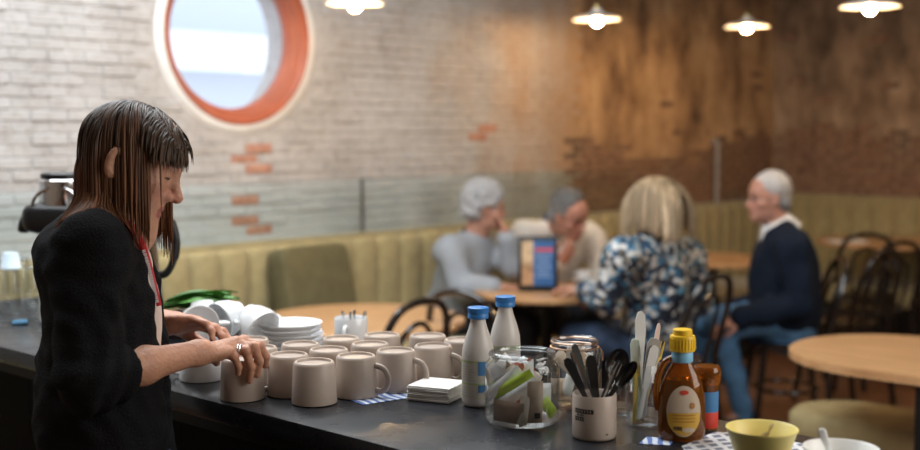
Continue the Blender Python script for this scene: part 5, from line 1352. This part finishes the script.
# grey-haired woman in the grey sweatshirt, cheek on hand
pv = Y_(452, 316, 6.42); pv[2] = .56
sitter('grey-haired woman in a grey sweatshirt resting her cheek on her hand', (pv[0], pv[1]), math.radians(-25), pv, Y_(466,268,6.32), Y_(474,236,6.28), Y_(485,206,6.24), (math.radians(6)-D90, math.radians(-6), math.radians(4)), 1.0,
       [(Y_(450,252,6.14), Y_(462,286,6.06), Y_(493,287,6.0), (.9,.1,0), (0,0,-1), -1, .3), (Y_(492,250,6.44), Y_(516,266,6.22), Y_(507,238,6.20), (-.35,.1,1), (-.9,.0,-.2), 1, .35)],
       [(pv+A(.02,-.10,-.02), pv+A(.38,-.26,-.03), A(pv[0]+.40,pv[1]-.27,.09), A(pv[0]+.50,pv[1]-.32,.05)), (pv+A(.04,.08,-.02), pv+A(.42,-.06,-.03), A(pv[0]+.40,pv[1]-.06,.09), A(pv[0]+.50,pv[1]-.10,.05))],
       (.50,.27,.20), 'sweatshirt', 'grey_sweat', 'trouser_dark', short_hair(.022, -.045, .080, .0045, 120), (.36,.37,.39), .026, .93, collar('black_tee', .056, name='undershirt_collar'))
# man in the cream sweater, hand at his mouth
pv = Y_(553, 300, 6.92); pv[2] = .56
def cm_extra(M, neck, body, base): collar('denim_dark', .058)(M, neck, body, base); spectacles(M, body, base)
sitter('grey-haired man in a cream sweater with his hand at his mouth', (pv[0], pv[1]), math.radians(-62), pv, Y_(552,262,6.70), Y_(556,224,6.55), Y_(569,214,6.36), (math.radians(-42)-D90, math.radians(-22), math.radians(8)), 1.04,
       [(Y_(524,236,6.52), Y_(524,284,6.40), Y_(556,266,6.20), (.62,-.1,.68), (-.3,.9,.3), -1, .75), (Y_(590,238,6.70), Y_(606,280,6.56), Y_(600,292,6.45), (-.5,-.8,-.2), (0,0,-1), 1, .3)],
       [(pv+A(-.08,-.06,-.02), pv+A(-.02,-.44,-.03), A(pv[0]+.0,pv[1]-.42,.09), A(pv[0]+.03,pv[1]-.54,.05)), (pv+A(.09,-.02,-.02), pv+A(.22,-.40,-.03), A(pv[0]+.22,pv[1]-.38,.09), A(pv[0]+.26,pv[1]-.50,.05))],
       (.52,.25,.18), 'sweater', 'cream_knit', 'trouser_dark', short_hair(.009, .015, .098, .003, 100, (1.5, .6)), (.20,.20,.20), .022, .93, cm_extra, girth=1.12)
# blonde woman in the floral blouse, seen from behind
a_ = math.atan2(.72, -.69); bx, by = bl_base; pv = A(bx, by, .56)
sitter('blonde woman in a blue and white floral blouse with her back turned', bl_base, a_, pv, Y_(655,278,5.58), Y_(656,236,5.54), Y_(654,208,5.52), (math.radians(142)-D90, math.radians(-8), 0), 1.04,
       [(Y_(621,256,5.36), Y_(606,302,5.42), Y_(585,289,5.68), (-.8,.5,0), (0,0,-1), -1, .35), (Y_(690,256,5.74), Y_(698,304,5.86), Y_(652,300,6.06), (-.8,.5,0), (0,0,-1), 1, .35)],
       [(pv+A(-.10,-.05,-.02), pv+A(-.36,.22,-.03), A(bx-.38,by+.22,.09), A(bx-.47,by+.30,.05)), (pv+A(.02,.09,-.02), pv+A(-.24,.36,-.03), A(bx-.26,by+.36,.09), A(bx-.35,by+.44,.05))],
       (.52,.28,.20), 'blouse', 'floral', 'denim_dark', long_hair(.25, (.40,.30,.19), (.60,.46,.31)), None, .024, .95, None, girth=1.08)
# man in the navy sweater, side view
nx, ny = nv_base; pv = A(nx, ny, .57)
def nm_extra(M, neck, body, base): collar('shirt_white', .066, w=.03, lift=.018)(M, neck, body, base); spectacles(M, body, base)
sitter('white-haired man in a navy sweater and jeans sitting in profile', nv_base, math.radians(178), pv, Y_(784,268,6.12), Y_(780,224,6.10), Y_(769,197,6.08), (math.radians(184)-D90, math.radians(-3), 0), 1.04,
       [(Y_(792,246,5.90), Y_(800,304,5.88), Y_(740,318,5.94), (-.9,0,-.35), (0,.3,-.9), -1, .4), (Y_(778,246,6.30), Y_(772,300,6.36), Y_(728,312,6.34), (-.9,.1,-.3), (0,-.3,-.9), 1, .4)],
       [(pv+A(.0,-.10,.03), A(nx-.36,ny-.12,.57), A(nx-.23,ny-.12,.10), A(nx-.36,ny-.14,.05)), (pv+A(-.02,.09,-.0), A(nx-.40,ny+.13,.54), A(nx-.36,ny+.14,.10), A(nx-.48,ny+.15,.05))],
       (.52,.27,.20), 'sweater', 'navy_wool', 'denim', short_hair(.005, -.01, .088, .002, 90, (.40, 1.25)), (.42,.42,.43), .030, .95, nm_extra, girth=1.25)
